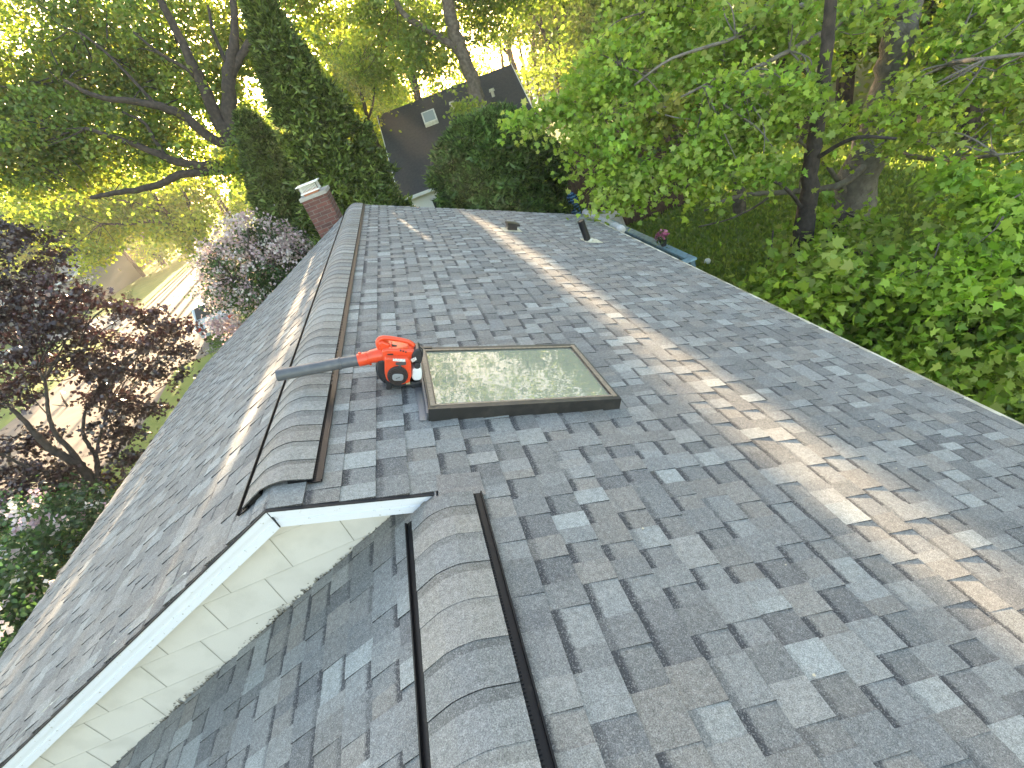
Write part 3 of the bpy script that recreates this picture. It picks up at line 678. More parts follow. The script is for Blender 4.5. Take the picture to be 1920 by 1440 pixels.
# labels
def labelpx(pts, y, name='label', m='label'): return finish(slabpx(C8(pts), y, y + .002, y), name, MT[m], sc_, 0, False)
labelpx([(1262, 387), (1385, 392), (1388, 420), (1262, 410)], .882); labelpx([(1298, 357), (1348, 362), (1350, 388), (1295, 385)], .926)
finish(slabpx(C8([(1292, 428), (1392, 420), (1396, 448), (1345, 455), (1340, 490), (1320, 490), (1318, 455), (1290, 450)]), .878, .886, .878), 'warning_plate', mat('charcoal_label', (.06, .06, .065), .5), sc_, .001)
# air filter / carburettor block on the right
af = finish(slabpx(C8([(1450, 340), (1500, 285), (1540, 290), (1562, 350), (1555, 420), (1520, 450), (1470, 440), (1448, 400)]), .925, 1.03, .93), 'air_filter_cover', MT['darkp'], blower, .012)
finish(slabpx(C8([(1440, 393), (1490, 372), (1502, 400), (1455, 425)]), .9225, .926, .9225), 'label', MT['label'], af, 0, False)
finish(disc(hp(1505, 455, .915), .019, .905, .96, 24), 'primer_cap', MT['darkp'], af, .004)
tk = finish(slabpx(C8([(1455, 490), (1490, 478), (1545, 480), (1556, 520), (1552, 590), (1520, 607), (1470, 605), (1448, 575)]), .905, 1.0, .91), 'fuel_tank', MT['tank'], blower, .016)
# base with feet
mb = slabpx(C8([(1215, 600), (1440, 620), (1540, 590), (1548, 628), (1500, 652), (1400, 650), (1250, 640)]), .925, 1.08, .95)
finish(mb, 'engine_base', MT['darkp'], blower, .006)
for pts in ([(1185, 600), (1225, 600), (1250, 640), (1252, 680), (1205, 692), (1190, 680), (1200, 655)], [(1440, 610), (1480, 610), (1500, 650), (1545, 655), (1548, 672), (1450, 678), (1440, 650)]):
    finish(slabpx(C8(pts), .93, .965, .94), 'foot', MT['darkp'], blower, .004)
    q = slabpx(C8(pts), 1.06, 1.10, 1.0); finish(q, 'foot', MT['darkp'], blower, .004)
finish(slabpx(C8([(1388, 630), (1432, 618), (1436, 640), (1395, 645)]), .915, .925, .915), 'side_label', mat('tan_label', (.45, .36, .2), .6), blower, 0, False)
mb = MB(); p_, r_ = smoothp([hp(1500, 300, .95), hp(1530, 275, .94), hp(1560, 300, .93), hp(1556, 370, .925)], [.0035] * 4); mb.tube(p_, r_, 8)
finish(mb, 'ignition_cable', MT['black'], af, 0)

# ------------------------------------------------------------------ ground, drives, buildings, deck
def flat(name, pts, z, m, kind='structure', thick=.0):
    mb = MB(); mb.poly([(p[0], p[1], z) for p in pts]); o = mb.build(name, m)
    b = bmesh.new(); b.from_mesh(o.data)
    bmesh.ops.recalc_face_normals(b, faces=b.faces)
    for f in b.faces:
        if f.normal.z < 0: f.normal_flip()
    b.to_mesh(o.data); b.free(); return tag(o, kind=kind)
mb = MB(); Gs = 30
gx = np.linspace(-260, 260, 2); mb.poly([(-200, -60, GZ), (200, -60, GZ), (200, 240, GZ), (-200, 240, GZ)])
tag(mb.build('ground', MT['lawn']), kind='structure')
def gpx(lst, z=GZ): return [gz(u, v, z)[:2] for u, v in lst]
flat('driveway', gpx([(372, 489), (402, 492), (470, 560), (520, 640), (420, 648), (385, 668), (330, 690), (292, 760), (235, 840), (190, 880), (120, 1010), (0, 1010), (-120, 900), (60, 760), (190, 655), (245, 600), (300, 545)]), GZ + .004, MT['tan'])
flat('road', gpx([(400, 585), (470, 560), (540, 640), (430, 655), (372, 668), (335, 672), (350, 628)]), GZ + .008, MT['asphalt'])
flat('path', gpx([(-200, 700), (0, 660), (110, 618), (200, 590), (262, 570), (250, 590), (235, 612), (190, 628), (95, 640), (-50, 700), (-150, 760)]), GZ + .010, MT['walk'])
mb = MB()
e0, e1 = gz(388, 662, GZ), gz(480, 610, GZ); d = e1 - e0; mb.box(e0, d, np.cross(d / np.linalg.norm(d), [0, 0, 1]) * .15, (0, 0, .12)); tag(mb.build('kerb', MT['concrete']), kind='structure')

# --- a car on the drive, mostly behind the blossom
def car(loc, rz, label):
    root = empty('parked_car', loc, label, 'car')
    def X(x, y, z): c, s = math.cos(rz), math.sin(rz); return (loc[0] + x * c - y * s, loc[1] + x * s + y * c, loc[2] + z)
    prof = [(-2.2, .35), (-2.25, .75), (-2.1, .95), (-1.55, 1.02), (-.95, 1.45), (.55, 1.5), (1.25, 1.05), (2.0, .92), (2.25, .7), (2.2, .35)]
    mb = MB(); W = .88
    def ring(y, ins): return [X(x * (1 - ins * .02), y, z - (ins * .03 if z > 1 else 0)) for x, z in prof]
    secs = [(-W, 1), (-W + .08, 0), (W - .08, 0), (W, 1)]; rs = [ring(y, i) for y, i in secs]
    for a, b in zip(rs, rs[1:]):
        for i in range(len(prof)): j = (i + 1) % len(prof); mb.poly([a[i], a[j], b[j], b[i]])
    mb.poly(rs[0]); mb.poly(rs[-1][::-1]); o = finish(mb, 'body', MT['carp'], root, .05)
    mb = MB()
    for sy in (-1, 1):
        for q in ([(-1.35, 1.03), (-.9, 1.38), (-.2, 1.42), (-.2, 1.03)], [(-.12, 1.03), (-.12, 1.42), (.5, 1.42), (1.05, 1.05)]): mb.poly([X(x, sy * (W + .004), z) for x, z in q])
    mb.poly([X(x, y, z) for x, y, z in ((.62, -.7, 1.5), (.62, .7, 1.5), (1.24, .76, 1.08), (1.24, -.76, 1.08))]); mb.poly([X(x, y, z) for x, y, z in ((-1.0, -.7, 1.46), (-1.0, .7, 1.46), (-1.54, .76, 1.06), (-1.54, -.76, 1.06))])
    mb.build('window', MT['glass'], root)
    for wx in (-1.4, 1.4):
        for sy in (-1, 1):
            mb = MB(); c0, c1 = np.array(X(wx, sy * (W - .16), .33)), np.array(X(wx, sy * (W + .01), .33)); mb.tube([c0, c1], .33, 24); wh = mb.build('wheel', MT['tyre'], root)
            mb = MB(); mb.tube([c1 - (c1 - c0) * .1, c1 + (c1 - c0) * .05], .2, 16); mb.build('rim', MT['galv'], wh)
    for sy in (-1, 1):
        mb = MB(); mb.box(X(2.15, sy * .72 - .1, .66), np.array(X(.1, 0, 0)) - X(0, 0, 0), np.array(X(0, .22, 0)) - X(0, 0, 0), (0, 0, .12)); mb.build('headlight', MT['silver'], root)
        mb = MB(); mb.box(X(-2.27, sy * .72 - .1, .70), np.array(X(.08, 0, 0)) - X(0, 0, 0), np.array(X(0, .22, 0)) - X(0, 0, 0), (0, 0, .14)); mb.build('tail_light', mat('red_lens', (.5, .03, .02), .2), root)
    return root
cp = gz(432, 606, GZ); car((cp[0], cp[1], GZ + .01), R_(100), 'pale silver blue car parked behind the pink blossoming crab apple')

# --- gabled houses
def gable_house(name, label, P0, P1, depth, zr, ze, zg, roofm, wallm, over=.4, cat='house', flip=1):
    """ridge from P0 to P1 (xy), eaves depth away either side"""
    P0, P1 = np.array(P0[:2], float), np.array(P1[:2], float); d = P1 - P0; L_ = np.linalg.norm(d); d /= L_; n = np.array([d[1], -d[0]]) * flip
    root = empty(name, (P0[0], P0[1], zg), label, cat)
    def V(a, b, z): q = P0 + d * a + n * b; return (q[0], q[1], z)
    mb = MB(); t = .12
    for s in (1, -1):
        o = np.array(V(0, 0, zr)); mb.box(o, np.array(V(L_, 0, zr)) - o, np.array(V(0, s * depth, ze)) - o, (0, 0, -t))
    rf = finish(mb, 'roof', roofm, root, 0, False)
    mb = MB(); k = (zr - ze) / depth; di = depth - over; zi = zr - k * di - t
    for a in (over, L_ - over):
        mb.poly([V(a, -di, zg), V(a, di, zg), V(a, di, zi), V(a, 0, zr - t), V(a, -di, zi)])
    for b in (di, -di): mb.poly([V(over, b, zg), V(L_ - over, b, zg), V(L_ - over, b, zi), V(over, b, zi)])
    wl = mb.build('wall', wallm, root)
    mb = MB()
    for s in (1, -1):
        for a in (-.03, L_ + .0):
            o = np.array(V(a, 0, zr + .01)); mb.box(o, np.array(V(a + .04, 0, zr + .01)) - o, np.array(V(a, s * depth, ze + .01)) - o, (0, 0, -.22))
        o = np.array(V(0, s * (depth + .0), ze + .01)); mb.box(o, np.array(V(L_, s * depth, ze + .01)) - o, np.array(V(0, s * (depth + .11), ze + .01)) - o, (0, 0, -.14))
    finish(mb, 'trim', MT['white'], root, 0, False)
    def window(a, s, z0, w_, h_, onend=False):
        mb = MB()
        o = np.array(V(a, s * (di + .01), z0)); e = np.array(V(a + w_, s * (di + .01), z0)) - o; dn = np.array(V(a, s * (di + .07), z0)) - o
        for (x0, z0_, x1, z1_) in ((0, 0, 1, .08), (0, .92, 1, 1), (0, 0, .08, 1), (.92, 0, 1, 1), (.47, 0, .53, 1)): mb.box(o + e * x0 + np.array([0, 0, h_ * z0_]), e * (x1 - x0), dn, (0, 0, h_ * (z1_ - z0_)))
        f = mb.build('window', MT['white'], root); mb = MB(); mb.box(o, e, dn * .4, (0, 0, h_)); mb.build('pane', MT['glass'], f)
    return root, V, window, wl
# charcoal roofed neighbour: C is the near left eave corner
zr_, ze_ = 1.15, -2.6
Cn = gz(767, 320, ze_); Ar = ray(707, 217); Br = ray(960, 128)
best = None
for tA in np.linspace(24, 60, 400):
    A_ = CAM[:2] + Ar[:2] / np.linalg.norm(Ar[:2]) * tA
    v = A_ - Cn[:2]; L_ = np.linalg.norm(v)
    e = abs(L_ - 5.6)
    if best is None or e < best[0]: best = (e, A_, v / L_, L_)
_, A_, nv, dep = best
dv = np.array([nv[1], -nv[0]]); dv = dv if dv[0] > 0 else -dv
# ridge end: intersection of A_+t dv with ray B
M2 = np.array([[dv[0], -Br[0]], [dv[1], -Br[1]]]); tt = np.linalg.solve(M2, CAM[:2] - A_); B_ = A_ + dv * tt[0]
flipn = 1 if np.dot(np.array([dv[1], -dv[0]]), -nv) > 0 else -1
nh, NV, nwin, nwl = gable_house('neighbour_house', 'white walled house with a steep charcoal roof beyond the dark evergreens', A_, B_, dep, zr_, ze_, GZ, MT['nroof'], MT['wallw'], flip=flipn)
NL_ = float(np.linalg.norm(B_ - A_)); kz = (zr_ - ze_) / dep
_p = [np.linalg.norm(np.array(NV(NL_ * .5, s_ * dep, 0))[:2] - CAM[:2]) for s_ in (1, -1)]; sd = 1 if _p[0] < _p[1] else -1
for a, b in ((.52, .27), (.80, .30)):
    mb = MB(); q = np.array(NV(NL_ * a, sd * dep * b, zr_ - kz * dep * b)); mb.tube([q, q + [0, 0, .28]], .09, 12); mb.tube([q + [0, 0, .26], q + [0, 0, .40]], [.17, .13], 12); mb.build('vent_pipe', MT['galv'], nh)
mb = MB(); a, b = NL_ * .30, dep * .22; q = np.array(NV(a, sd * b, zr_ - kz * b + .03)); e1 = np.array(NV(a + .75, sd * b, zr_ - kz * b + .03)) - q; e2 = np.array(NV(a, sd * (b + .8), zr_ - kz * (b + .8) + .03)) - q
mb.box(q, e1, e2, (0, 0, .18)); slf = mb.build('skylight', MT['galv'], nh); slf['label'] = 'small pale skylight near the ridge'
mb = MB(); mb.box(q + e1 * .1 + e2 * .1 + np.array([0, 0, .18]), e1 * .8, e2 * .8, (0, 0, .01)); mb.build('pane', mat('sky_lit_glass', (.22, .27, .28), .15), slf)
nwin(1.4, sd, GZ + .7, 1.1, 1.0); nwin(4.5, sd, GZ + .7, 1.1, 1.0)
# pale house further back with a brick chimney
D2 = 55
a2, b2 = at(985, 165, D2), at(1160, 88, D2)
r2_, V2, win2, _ = gable_house('distant_house', 'pale roofed house with a brick chimney seen between trunks beyond the charcoal roof', a2, b2, 6.5, a2[2] + 1.2, a2[2] - 2.8, GZ, mat('pale_roof', (.30, .29, .27), .9), MT['wallw'])
q = at(1066, 118, D2 - 1); mb = MB(); mb.box((q[0] - .45, q[1] - .3, q[2] - 3), (.95, 0, 0), (0, .7, 0), (0, 0, 3.9)); mb.build('chimney', MT['brick'], r2_)
# long low building across the street, left
D3 = 46
a3, b3 = at(-60, 548, D3), at(172, 464, D3)
r3_, V3, win3, _ = gable_house('street_house', 'low house with a pale grey roof and white gutter across the street at far left', a3, b3, 5.0, a3[2] + .1, a3[2] - 1.7, GZ, MT['groof'], mat('grey_clapboard', (.22, .22, .23), .8), flip=1)
for a in (3, 6.5, 9.5): win3(a, 1, a3[2] - 3.2, 1.2, 1.1)
D4 = 58
a4, b4 = at(30, 500, D4), at(230, 425, D4)
r4_, V4, win4, _ = gable_house('red_gabled_house', 'tan house half hidden behind yellow-green leaves across the street', a4, b4, 5.5, a4[2] + 1.2, a4[2] - 2.2, GZ, MT['groof'], mat('tan_wall', (.16, .12, .10), .8), flip=1)

# --- deck with slate blue railing on the garden side
DZ = -3.72; RZ = -2.72; _c = gz(1296, 484, RZ); rx = float(_c[0]); ry0, ry1 = float(_c[1]), 12.6
dk = empty('deck', (rx, 9, DZ), 'slate blue wooden deck with a slatted railing beside the right eave', 'deck')
mb = MB()
for i in range(13): mb.box((3.62 + i * .147, ry0 - .05, DZ - .03), (.14, 0, 0), (0, ry1 - ry0 + .1, 0), (0, 0, .03))
mb.build('deck_floor', MT['deck'], dk)
mb = MB(); mb.box((rx - .075, ry0 - .07, RZ - .035), (.15, 0, 0), (0, ry1 - ry0 + .14, 0), (0, 0, .035)); mb.build('top_rail', MT['deck'], dk, bevel=.004)
mb = MB(); mb.box((3.62, ry0 - .07, RZ - .035), (rx - .077 - 3.62, 0, 0), (0, .15, 0), (0, 0, .035)); mb.build('top_rail', MT['deck'], dk, bevel=.004)
for p0, p1 in (((rx - .02, ry0), (rx - .02, ry1)), ((3.62, ry0), (rx - .06, ry0))):
    mb = MB(); e = np.array([p1[0] - p0[0], p1[1] - p0[1], 0]); nn = np.array([.04, 0, 0]) if e[0] == 0 else np.array([0, .04, 0])
    mb.box((p0[0], p0[1], DZ + .08), e, nn, (0, 0, .07)); mb.build('bottom_rail', MT['deckd'], dk)
y = ry0 + .02; cnt = 0
while y < ry1 and cnt < 56:
    mb = MB(); mb.box((rx - .018, y, DZ + .15), (.036, 0, 0), (0, .036, 0), (0, 0, RZ - .035 - DZ - .15)); mb.build('baluster', MT['deckd'], dk); y += .115; cnt += 1
x = 3.7
while x < rx - .1:
    mb = MB(); mb.box((x, ry0 - .018, DZ + .15), (.036, 0, 0), (0, .036, 0), (0, 0, RZ - .035 - DZ - .15)); mb.build('baluster', MT['deckd'], dk); x += .115
for y in (ry0, 8.4, 10.5, ry1):
    mb = MB(); mb.box((rx - .045, y - .045, GZ), (.09, 0, 0), (0, .09, 0), (0, 0, RZ - .037 - GZ)); mb.build('post', MT['deckd'], dk)
# flower pot on rail
py = 7.15; pot = empty('flower_pot', (rx, py, RZ), 'small dark planter of pink flowers standing on the blue deck rail', 'flower pot')
mb = MB(); mb.tube([(rx, py, RZ + .001), (rx, py, RZ + .10), (rx, py, RZ + .12)], [.05, .075, .08], 18); mb.build('pot', MT['pot'], pot)
# rolled grey cover at eave corner
p0, p1 = at(1093, 404, 9.9), at(1138, 432, 8.9)
p0 = np.array([XR + .22, 8.35, -1.86]); p1 = np.array([XR + .22, 6.55, -1.86])
mb = MB(); pts, rr_ = [], []
for k in range(25):
    t = k / 24; pts.append(p0 + (p1 - p0) * t + np.array([0, 0, .006 * math.sin(t * 31)])); rr_.append(.075 + .006 * math.sin(t * 47) + .004 * math.sin(t * 113))
mb.tube(pts, rr_, 18); o = mb.build('rolled_awning', MT['grey'], smooth=True); tag(o, 'rolled up grey canvas awning lying along the far end of the right eave', 'awning')
mb = MB()
# grey covered grill beyond
gp = at(1122, 411, 12.2); cov_ = []
for k, (r, z) in enumerate([(.42, -.9), (.40, -.3), (.36, 0), (.22, .09), (.05, .11)]):
    cov_.append([(gp[0] + r * 1.5 * math.copysign(abs(math.cos(a)) ** .5, math.cos(a)), gp[1] + r * math.copysign(abs(math.sin(a)) ** .5, math.sin(a)), gp[2] + z) for a in [2 * math.pi * j / 24 for j in range(24)]])
for a, b in zip(cov_, cov_[1:]):
    for j in range(24): k = (j + 1) % 24; mb.poly([a[j], a[k], b[k], b[j]])
mb.poly(cov_[-1]); mb.box((gp[0] - .5, gp[1] - .3, DZ), (1.0, 0, 0), (0, .6, 0), (0, 0, gp[2] - .9 - DZ))
tag(mb.build('covered_grill', MT['grey'], smooth=False), 'grill under a grey cover standing past the rolled awning', 'grill')
# closed patio umbrella
um = at(1081, 408, 12.3); ut = at(1072, 352, 12.3)
def stripes():
    m = bpy.data.materials.new('blue_striped_canvas'); m.use_nodes = True; t = m.node_tree; N = t.nodes; L = t.links; b = N['Principled BSDF']; b.inputs['Roughness'].default_value = .85
    tc = N.new('ShaderNodeTexCoord'); wv = N.new('ShaderNodeTexWave'); wv.bands_direction = 'Z'; wv.inputs['Scale'].default_value = 4.4; wv.inputs['Distortion'].default_value = 1.2; L.new(tc.outputs['Object'], wv.inputs['Vector'])
    r = N.new('ShaderNodeValToRGB'); r.color_ramp.elements[0].color = (.015, .045, .13, 1); r.color_ramp.elements[1].color = (.10, .24, .46, 1); r.color_ramp.elements[0].position = .4; r.color_ramp.elements[1].position = .6
    L.new(wv.outputs[0], r.inputs[0]); L.new(r.outputs[0], b.inputs['Base Color']); return m
umr = empty('patio_umbrella', (um[0], um[1], DZ), 'closed blue striped patio umbrella on the deck beyond the roof edge', 'umbrella')
mb = MB(); zb, ztp = um[2] - .45, ut[2]; n = 32; rings = []
for t, r in ((0, .13), (.08, .17), (.3, .15), (.55, .12), (.7, .10), (.78, .125), (.86, .13), (.94, .10), (1, .03)):
    z = zb + (ztp - zb) * t; rings.append([(um[0] + (r + .022 * math.cos(8 * a + 3 * t) * (1 if t < .9 else .3)) * math.cos(a), um[1] + (r + .022 * math.cos(8 * a + 3 * t)) * math.sin(a), z) for a in [2 * math.pi * k / n for k in range(n)]])
for a, b in zip(rings, rings[1:]):
    for k in range(n): j = (k + 1) % n; mb.poly([a[k], a[j], b[j], b[k]])
mb.poly(rings[-1]); mb.build('canopy', stripes(), umr, smooth=True, weld=True)
mb = MB(); mb.tube([(um[0], um[1], DZ), (um[0], um[1], ztp + .04)], .02, 10); mb.build('pole', MT['galv'], umr)
mb = MB(); mb.tube([(um[0], um[1], DZ + .001), (um[0], um[1], DZ + .06), (um[0], um[1], DZ + .1)], [.26, .25, .05], 24); mb.build('base', MT['black'], umr)
# dark board fence behind
f0, f1 = at(1010, 405, 16.5), at(1230, 330, 16.5)
fn = empty('board_fence', (f0[0], f0[1], GZ), 'dark brown board fence in shade behind the umbrella', 'fence')
d = (f1 - f0); d[2] = 0; L_ = np.linalg.norm(d); d /= L_; nrm = np.array([-d[1], d[0], 0])
mb = MB(); t = -3.0
while t < L_ + 1:
    o_ = np.array([f0[0], f0[1], GZ]) + d * t; mb.box(o_, d * .138, nrm * .02, (0, 0, 3.35 + RNG.uniform(-.02, .02))); t += .145
mb.build('board_panel', MT['fence'], fn)
for t in (-3, -.5, 2, 4.5):
    mb = MB(); o_ = np.array([f0[0], f0[1], GZ]) + d * t + nrm * .025; mb.box(o_, d * .1, nrm * .1, (0, 0, 3.3)); mb.build('post', MT['fence'], fn)
# small pale ball on the lawn
q = gz(1327, 496, GZ); mb = MB(); r = .09
rs = [[(q[0] + r * math.sin(p) * math.cos(a), q[1] + r * math.sin(p) * math.sin(a) * .8, GZ + r - r * math.cos(p)) for a in [2 * math.pi * k / 16 for k in range(16)]] for p in np.linspace(.15, 3.0, 9)]
for a, b in zip(rs, rs[1:]):
    for k in range(16): j = (k + 1) % 16; mb.poly([a[k], a[j], b[j], b[k]])
mb.poly(rs[0]); mb.poly(rs[-1]); tag(mb.build('ball', mat('white_plastic', (.75, .76, .76), .4), smooth=True), 'small white ball lying on the shaded lawn past the deck corner', 'ball')

# ------------------------------------------------------------------ foliage engine
TPL = {
    'oval': np.array([(0, 0, 0), (.28, .25, .05), (.30, .6, .05), (0, 1, -.05), (-.30, .6, .05), (-.28, .25, .05)]),
    'quad': np.array([(0, 0, 0), (.36, .45, .04), (0, 1, -.06), (-.36, .45, .04)]),
    'lobed': np.array([(0, 0, 0), (.20, .10, .02), (.50, .12, .06), (.34, .34, .03), (.62, .60, .08), (.25, .60, .02), (.18, .80, .0), (0, 1.05, -.08), (-.18, .80, .0), (-.25, .60, .02), (-.62, .60, .08), (-.34, .34, .03), (-.50, .12, .06), (-.20, .10, .02)]),
    'petal': np.array([(-.5, -.5, 0), (.5, -.5, .1), (.5, .5, 0), (-.5, .5, .1)]),
    'spray': np.array([(-.10, 0, 0), (.10, 0, 0), (.17, .5, .10), (.0, 1.0, -.06), (-.17, .5, .10)]),
}
E1 = np.array([math.cos(SUN_AZ), -math.sin(SUN_AZ), 0]); E2 = np.cross(E1, SUNV)
def rp_(u, v): return rpx(u, v)
def lp_(u, v): d = ray(u, v); n = np.array([-S, 0, 1]); t = -(n @ CAM) / (n @ d); return CAM + t * d
STREAKS = [  # gaps in the canopy: the sun comes through to these lines on the roof (points, radius)
    ([rp_(900, 415), rp_(960, 450), rp_(1020, 500), rp_(1110, 565)], .14),
    ([rp_(1370, 740), rp_(1500, 850), rp_(1700, 1010), rp_(1900, 1150)], .19),
    ([rp_(735, 395), rp_(745, 415), rp_(790, 440)], .07),
    ([rp_(1010, 425), rp_(1080, 440)], .05),
    ([lp_(640, 440), lp_(600, 530), lp_(545, 640)], .07),
    ([lp_(520, 700), lp_(430, 850), lp_(280, 1120)], .09),
    ([np.array([-14., 22., GZ]), np.array([-17., 32., GZ]), np.array([-20., 44., GZ])], 2.4), ([np.array([-16.5, 21., GZ]), np.array([-20., 29., GZ])], 1.0), ([np.array([-22., 30., GZ]), np.array([-27., 42., GZ])], 1.0), ([np.array([-9.5, 16., GZ]), np.array([-10.5, 22., GZ])], .5),
    ([np.array([8.6, 9.5, GZ]), np.array([9.2, 11., GZ])], .25), ([np.array([10.8, 13.5, GZ]), np.array([11.6, 14.5, GZ])], .25), ([np.array([7.3, 8.2, GZ]), np.array([7.5, 8.8, GZ])], .15),
]
_SEG = []
for pts, r in STREAKS:
    q = [(p @ E1, p @ E2) for p in pts]
    for a, b in zip(q, q[1:]): _SEG.append((np.array(a), np.array(b), r))
def sun_keep(P):
    W = np.stack([P @ E1, P @ E2], 1); keep = np.ones(len(P), bool); near = (P @ SUNV) < 9.0
    for a, b, r in _SEG:
        d = b - a; t = np.clip(((W - a) @ d) / (d @ d + 1e-9), 0, 1); dist = np.linalg.norm(W - (a + t[:, None] * d), axis=1)
        keep &= (dist > r * 1.15)
    return keep | near
def nrm(a): return a / (np.linalg.norm(a, axis=1, keepdims=True) + 1e-9)
def leafmesh(name, P, size, col, tpl, material, parent=None, up=.55, N=None, Y=None, holes=True):
    T = TPL[tpl]; P = np.asarray(P, float); n = len(P)
    if holes:
        k = sun_keep(P); P = P[k]; size = size[k]; col = col[k]; N = None if N is None else N[k]; Y = None if Y is None else Y[k]; n = len(P)
    if N is None: N = nrm(RNG.normal(size=(n, 3)) * .6 + np.array([0, 0, up]))
    if Y is None: Y = RNG.normal(size=(n, 3)); Y[:, 2] -= .35
    X = nrm(np.cross(Y, N)); Y = np.cross(N, X)
    V = P[:, None, :] + size[:, None, None] * (T[None, :, 0:1] * X[:, None, :] + T[None, :, 1:2] * Y[:, None, :] + T[None, :, 2:3] * N[:, None, :])
    m = len(T); me = bpy.data.meshes.new(name)
    me.vertices.add(n * m); me.vertices.foreach_set('co', V.astype(np.float32).ravel())
    me.loops.add(n * m); me.loops.foreach_set('vertex_index', np.arange(n * m, dtype=np.int32))
    me.polygons.add(n); me.polygons.foreach_set('loop_start', np.arange(0, n * m, m, dtype=np.int32))
    a = me.color_attributes.new('Col', 'FLOAT_COLOR', 'POINT'); c4 = np.ones((n, m, 4), np.float32); c4[:, :, :3] = col[:, None, :]; a.data.foreach_set('color', c4.ravel())
    me.update(calc_edges=True); return link(name, me, material, parent)
class Crown:
    def __init__(s): s.P = []; s.S = []; s.C = []
    def add(s, P, size, col): s.P.append(P); s.S.append(size); s.C.append(col)
    def blob(s, c, axes, nclump, per, rc, size, cols, flat=.4, shell=.5, jit=.28):
        """ellipsoid (axes: 3 row vectors) filled with leaf clumps"""
        d = nrm(RNG.normal(size=(nclump, 3))) * (RNG.random((nclump, 1)) ** shell); cc = c + d @ np.array(axes)
        tint = RNG.choice(len(cols), nclump); br = RNG.uniform(1 - jit, 1 + jit, nclump)
        o = RNG.normal(size=(nclump, per, 3)); r2 = np.linalg.norm(o[:, :, :2], axis=2); o[:, :, 2] = o[:, :, 2] * flat - .18 * r2 ** 2
        tl = RNG.normal(size=(nclump, 1, 2)) * .35; o[:, :, 2] += (o[:, :, :2] * tl).sum(2)
        P = (cc[:, None, :] + o * (rc * RNG.uniform(.6, 1.3, (nclump, 1, 1)))).reshape(-1, 3)
        col = np.array(cols)[tint][:, None, :] * br[:, None, None] * RNG.uniform(.8, 1.2, (nclump, per, 1)) * RNG.uniform(.94, 1.06, (nclump, per, 3))
        s.add(P, size * RNG.uniform(.65, 1.25, nclump * per), col.reshape(-1, 3)); return cc
    def build(s, name, tpl, material, parent, **k):
        return leafmesh(name, np.concatenate(s.P), np.concatenate(s.S), np.concatenate(s.C), tpl, material, parent, **k)
AX = ROT  # rows: right, down, forward
def pxaxes(D, ru, rv, th):
    # upright ellipsoid whose extent matches ru x rv (pixels) at depth D
    return [AX[0] * ru * D / FPX, AX[1] * rv * D / FPX, AX[2] * th]
def limbs(mb, P, R, n=8, wig=.0):
    PP, RR = smoothp(P, R, 5)
    PP = [p + RNG.normal(size=3) * wig * r for p, r in zip(PP, RR)]
    mb.tube(PP, RR, n)
def tree(name, label, cat, base_px, D, limbs_px, blobs, cols, tpl='oval', size=.12, rc=.35, per=60, lm='leaf', bark='bark', group=None, twigs=0, up=.55, flat=.4, wig=.12, extra=None, dens=1.0):
    """limbs_px: [[(u,v,widthpx[,dD])...]...], blobs: (u,v,D,ru,rv,thick,nclump)"""
    g0 = at(base_px[0], base_px[1], D); root = empty(name, (g0[0], g0[1], GZ), label, cat, group)
    hd = np.array([g0[0] - CAM[0], g0[1] - CAM[1], 0]); hl = np.linalg.norm(hd); hd /= hl
    def onp(u, v, dd=0):
        r = ray(u, v); t = (hl + dd) / (r @ hd); return CAM + r * t, t
    mb = MB(); tips = []
    for k, L_ in enumerate(limbs_px):
        P = []; R = []
        for q in L_:
            p, t = onp(q[0], q[1], q[3] if len(q) > 3 else 0); P.append(p); R.append(max(q[2] * t / FPX / 2, .008))
        if k == 0:
            b = P[0].copy(); h = b[2] - GZ
            if h > .05: P = [np.array([b[0], b[1], GZ - .05]), np.array([b[0], b[1], GZ + min(.5, h * .4)])] + P; R = [R[0] * 1.7, R[0] * 1.2] + R
        limbs(mb, P, R, 12 if k == 0 else 7, wig); tips += P[1:]
    cr = Crown(); allc = []
    for bl in blobs:
        u, v, Db, ru, rv, th, nc = bl[:7]; c = at(u, v, Db); allc.append(cr.blob(c, pxaxes(Db, ru, rv, th), max(1, int(nc * dens)), per, rc, size, cols if len(bl) < 8 else bl[7], flat))
    if twigs:
        tw = D / 12.0; allc = np.concatenate(allc); tp = np.array(tips); idx = RNG.choice(len(allc), min(twigs, len(allc)), False)
        for i in idx:
            e = allc[i]; j = np.argmin(np.linalg.norm(tp - e, axis=1) + RNG.uniform(0, .6, len(tp))); s_ = tp[j]; L_ = np.linalg.norm(e - s_)
            if L_ > 1.6 * tw:
                s_ = e + (s_ - e) / L_ * 1.6 * tw * RNG.uniform(.5, 1); L_ = np.linalg.norm(e - s_)
            m_ = (s_ + e) / 2 + RNG.normal(size=3) * L_ * .08 - np.array([0, 0, -.05 * L_]); limbs(mb, [s_, m_, e], [.012 + .006 * L_, .009 + .003 * L_, .004], 5)
    tr = mb.build('trunk', MT[bark], root, smooth=True)
    cr.build('crown', tpl, MT[lm], root, up=up)
    return root, onp

G_MID = [(.18, .28, .055), (.22, .31, .06), (.14, .23, .05), (.26, .33, .055)]
G_YEL = [(.33, .41, .04), (.40, .44, .045), (.25, .35, .04), (.18, .28, .035)]
G_DRK = [(.035, .07, .014), (.05, .09, .018), (.028, .055, .012)]
G_NEAR = [(.29, .43, .045), (.34, .46, .05), (.21, .35, .035), (.38, .47, .09)]
G_FILL = [(.18, .26, .035), (.22, .29, .04), (.13, .20, .03)]
G_RED = [(.036, .012, .013), (.052, .017, .017), (.024, .009, .010)]

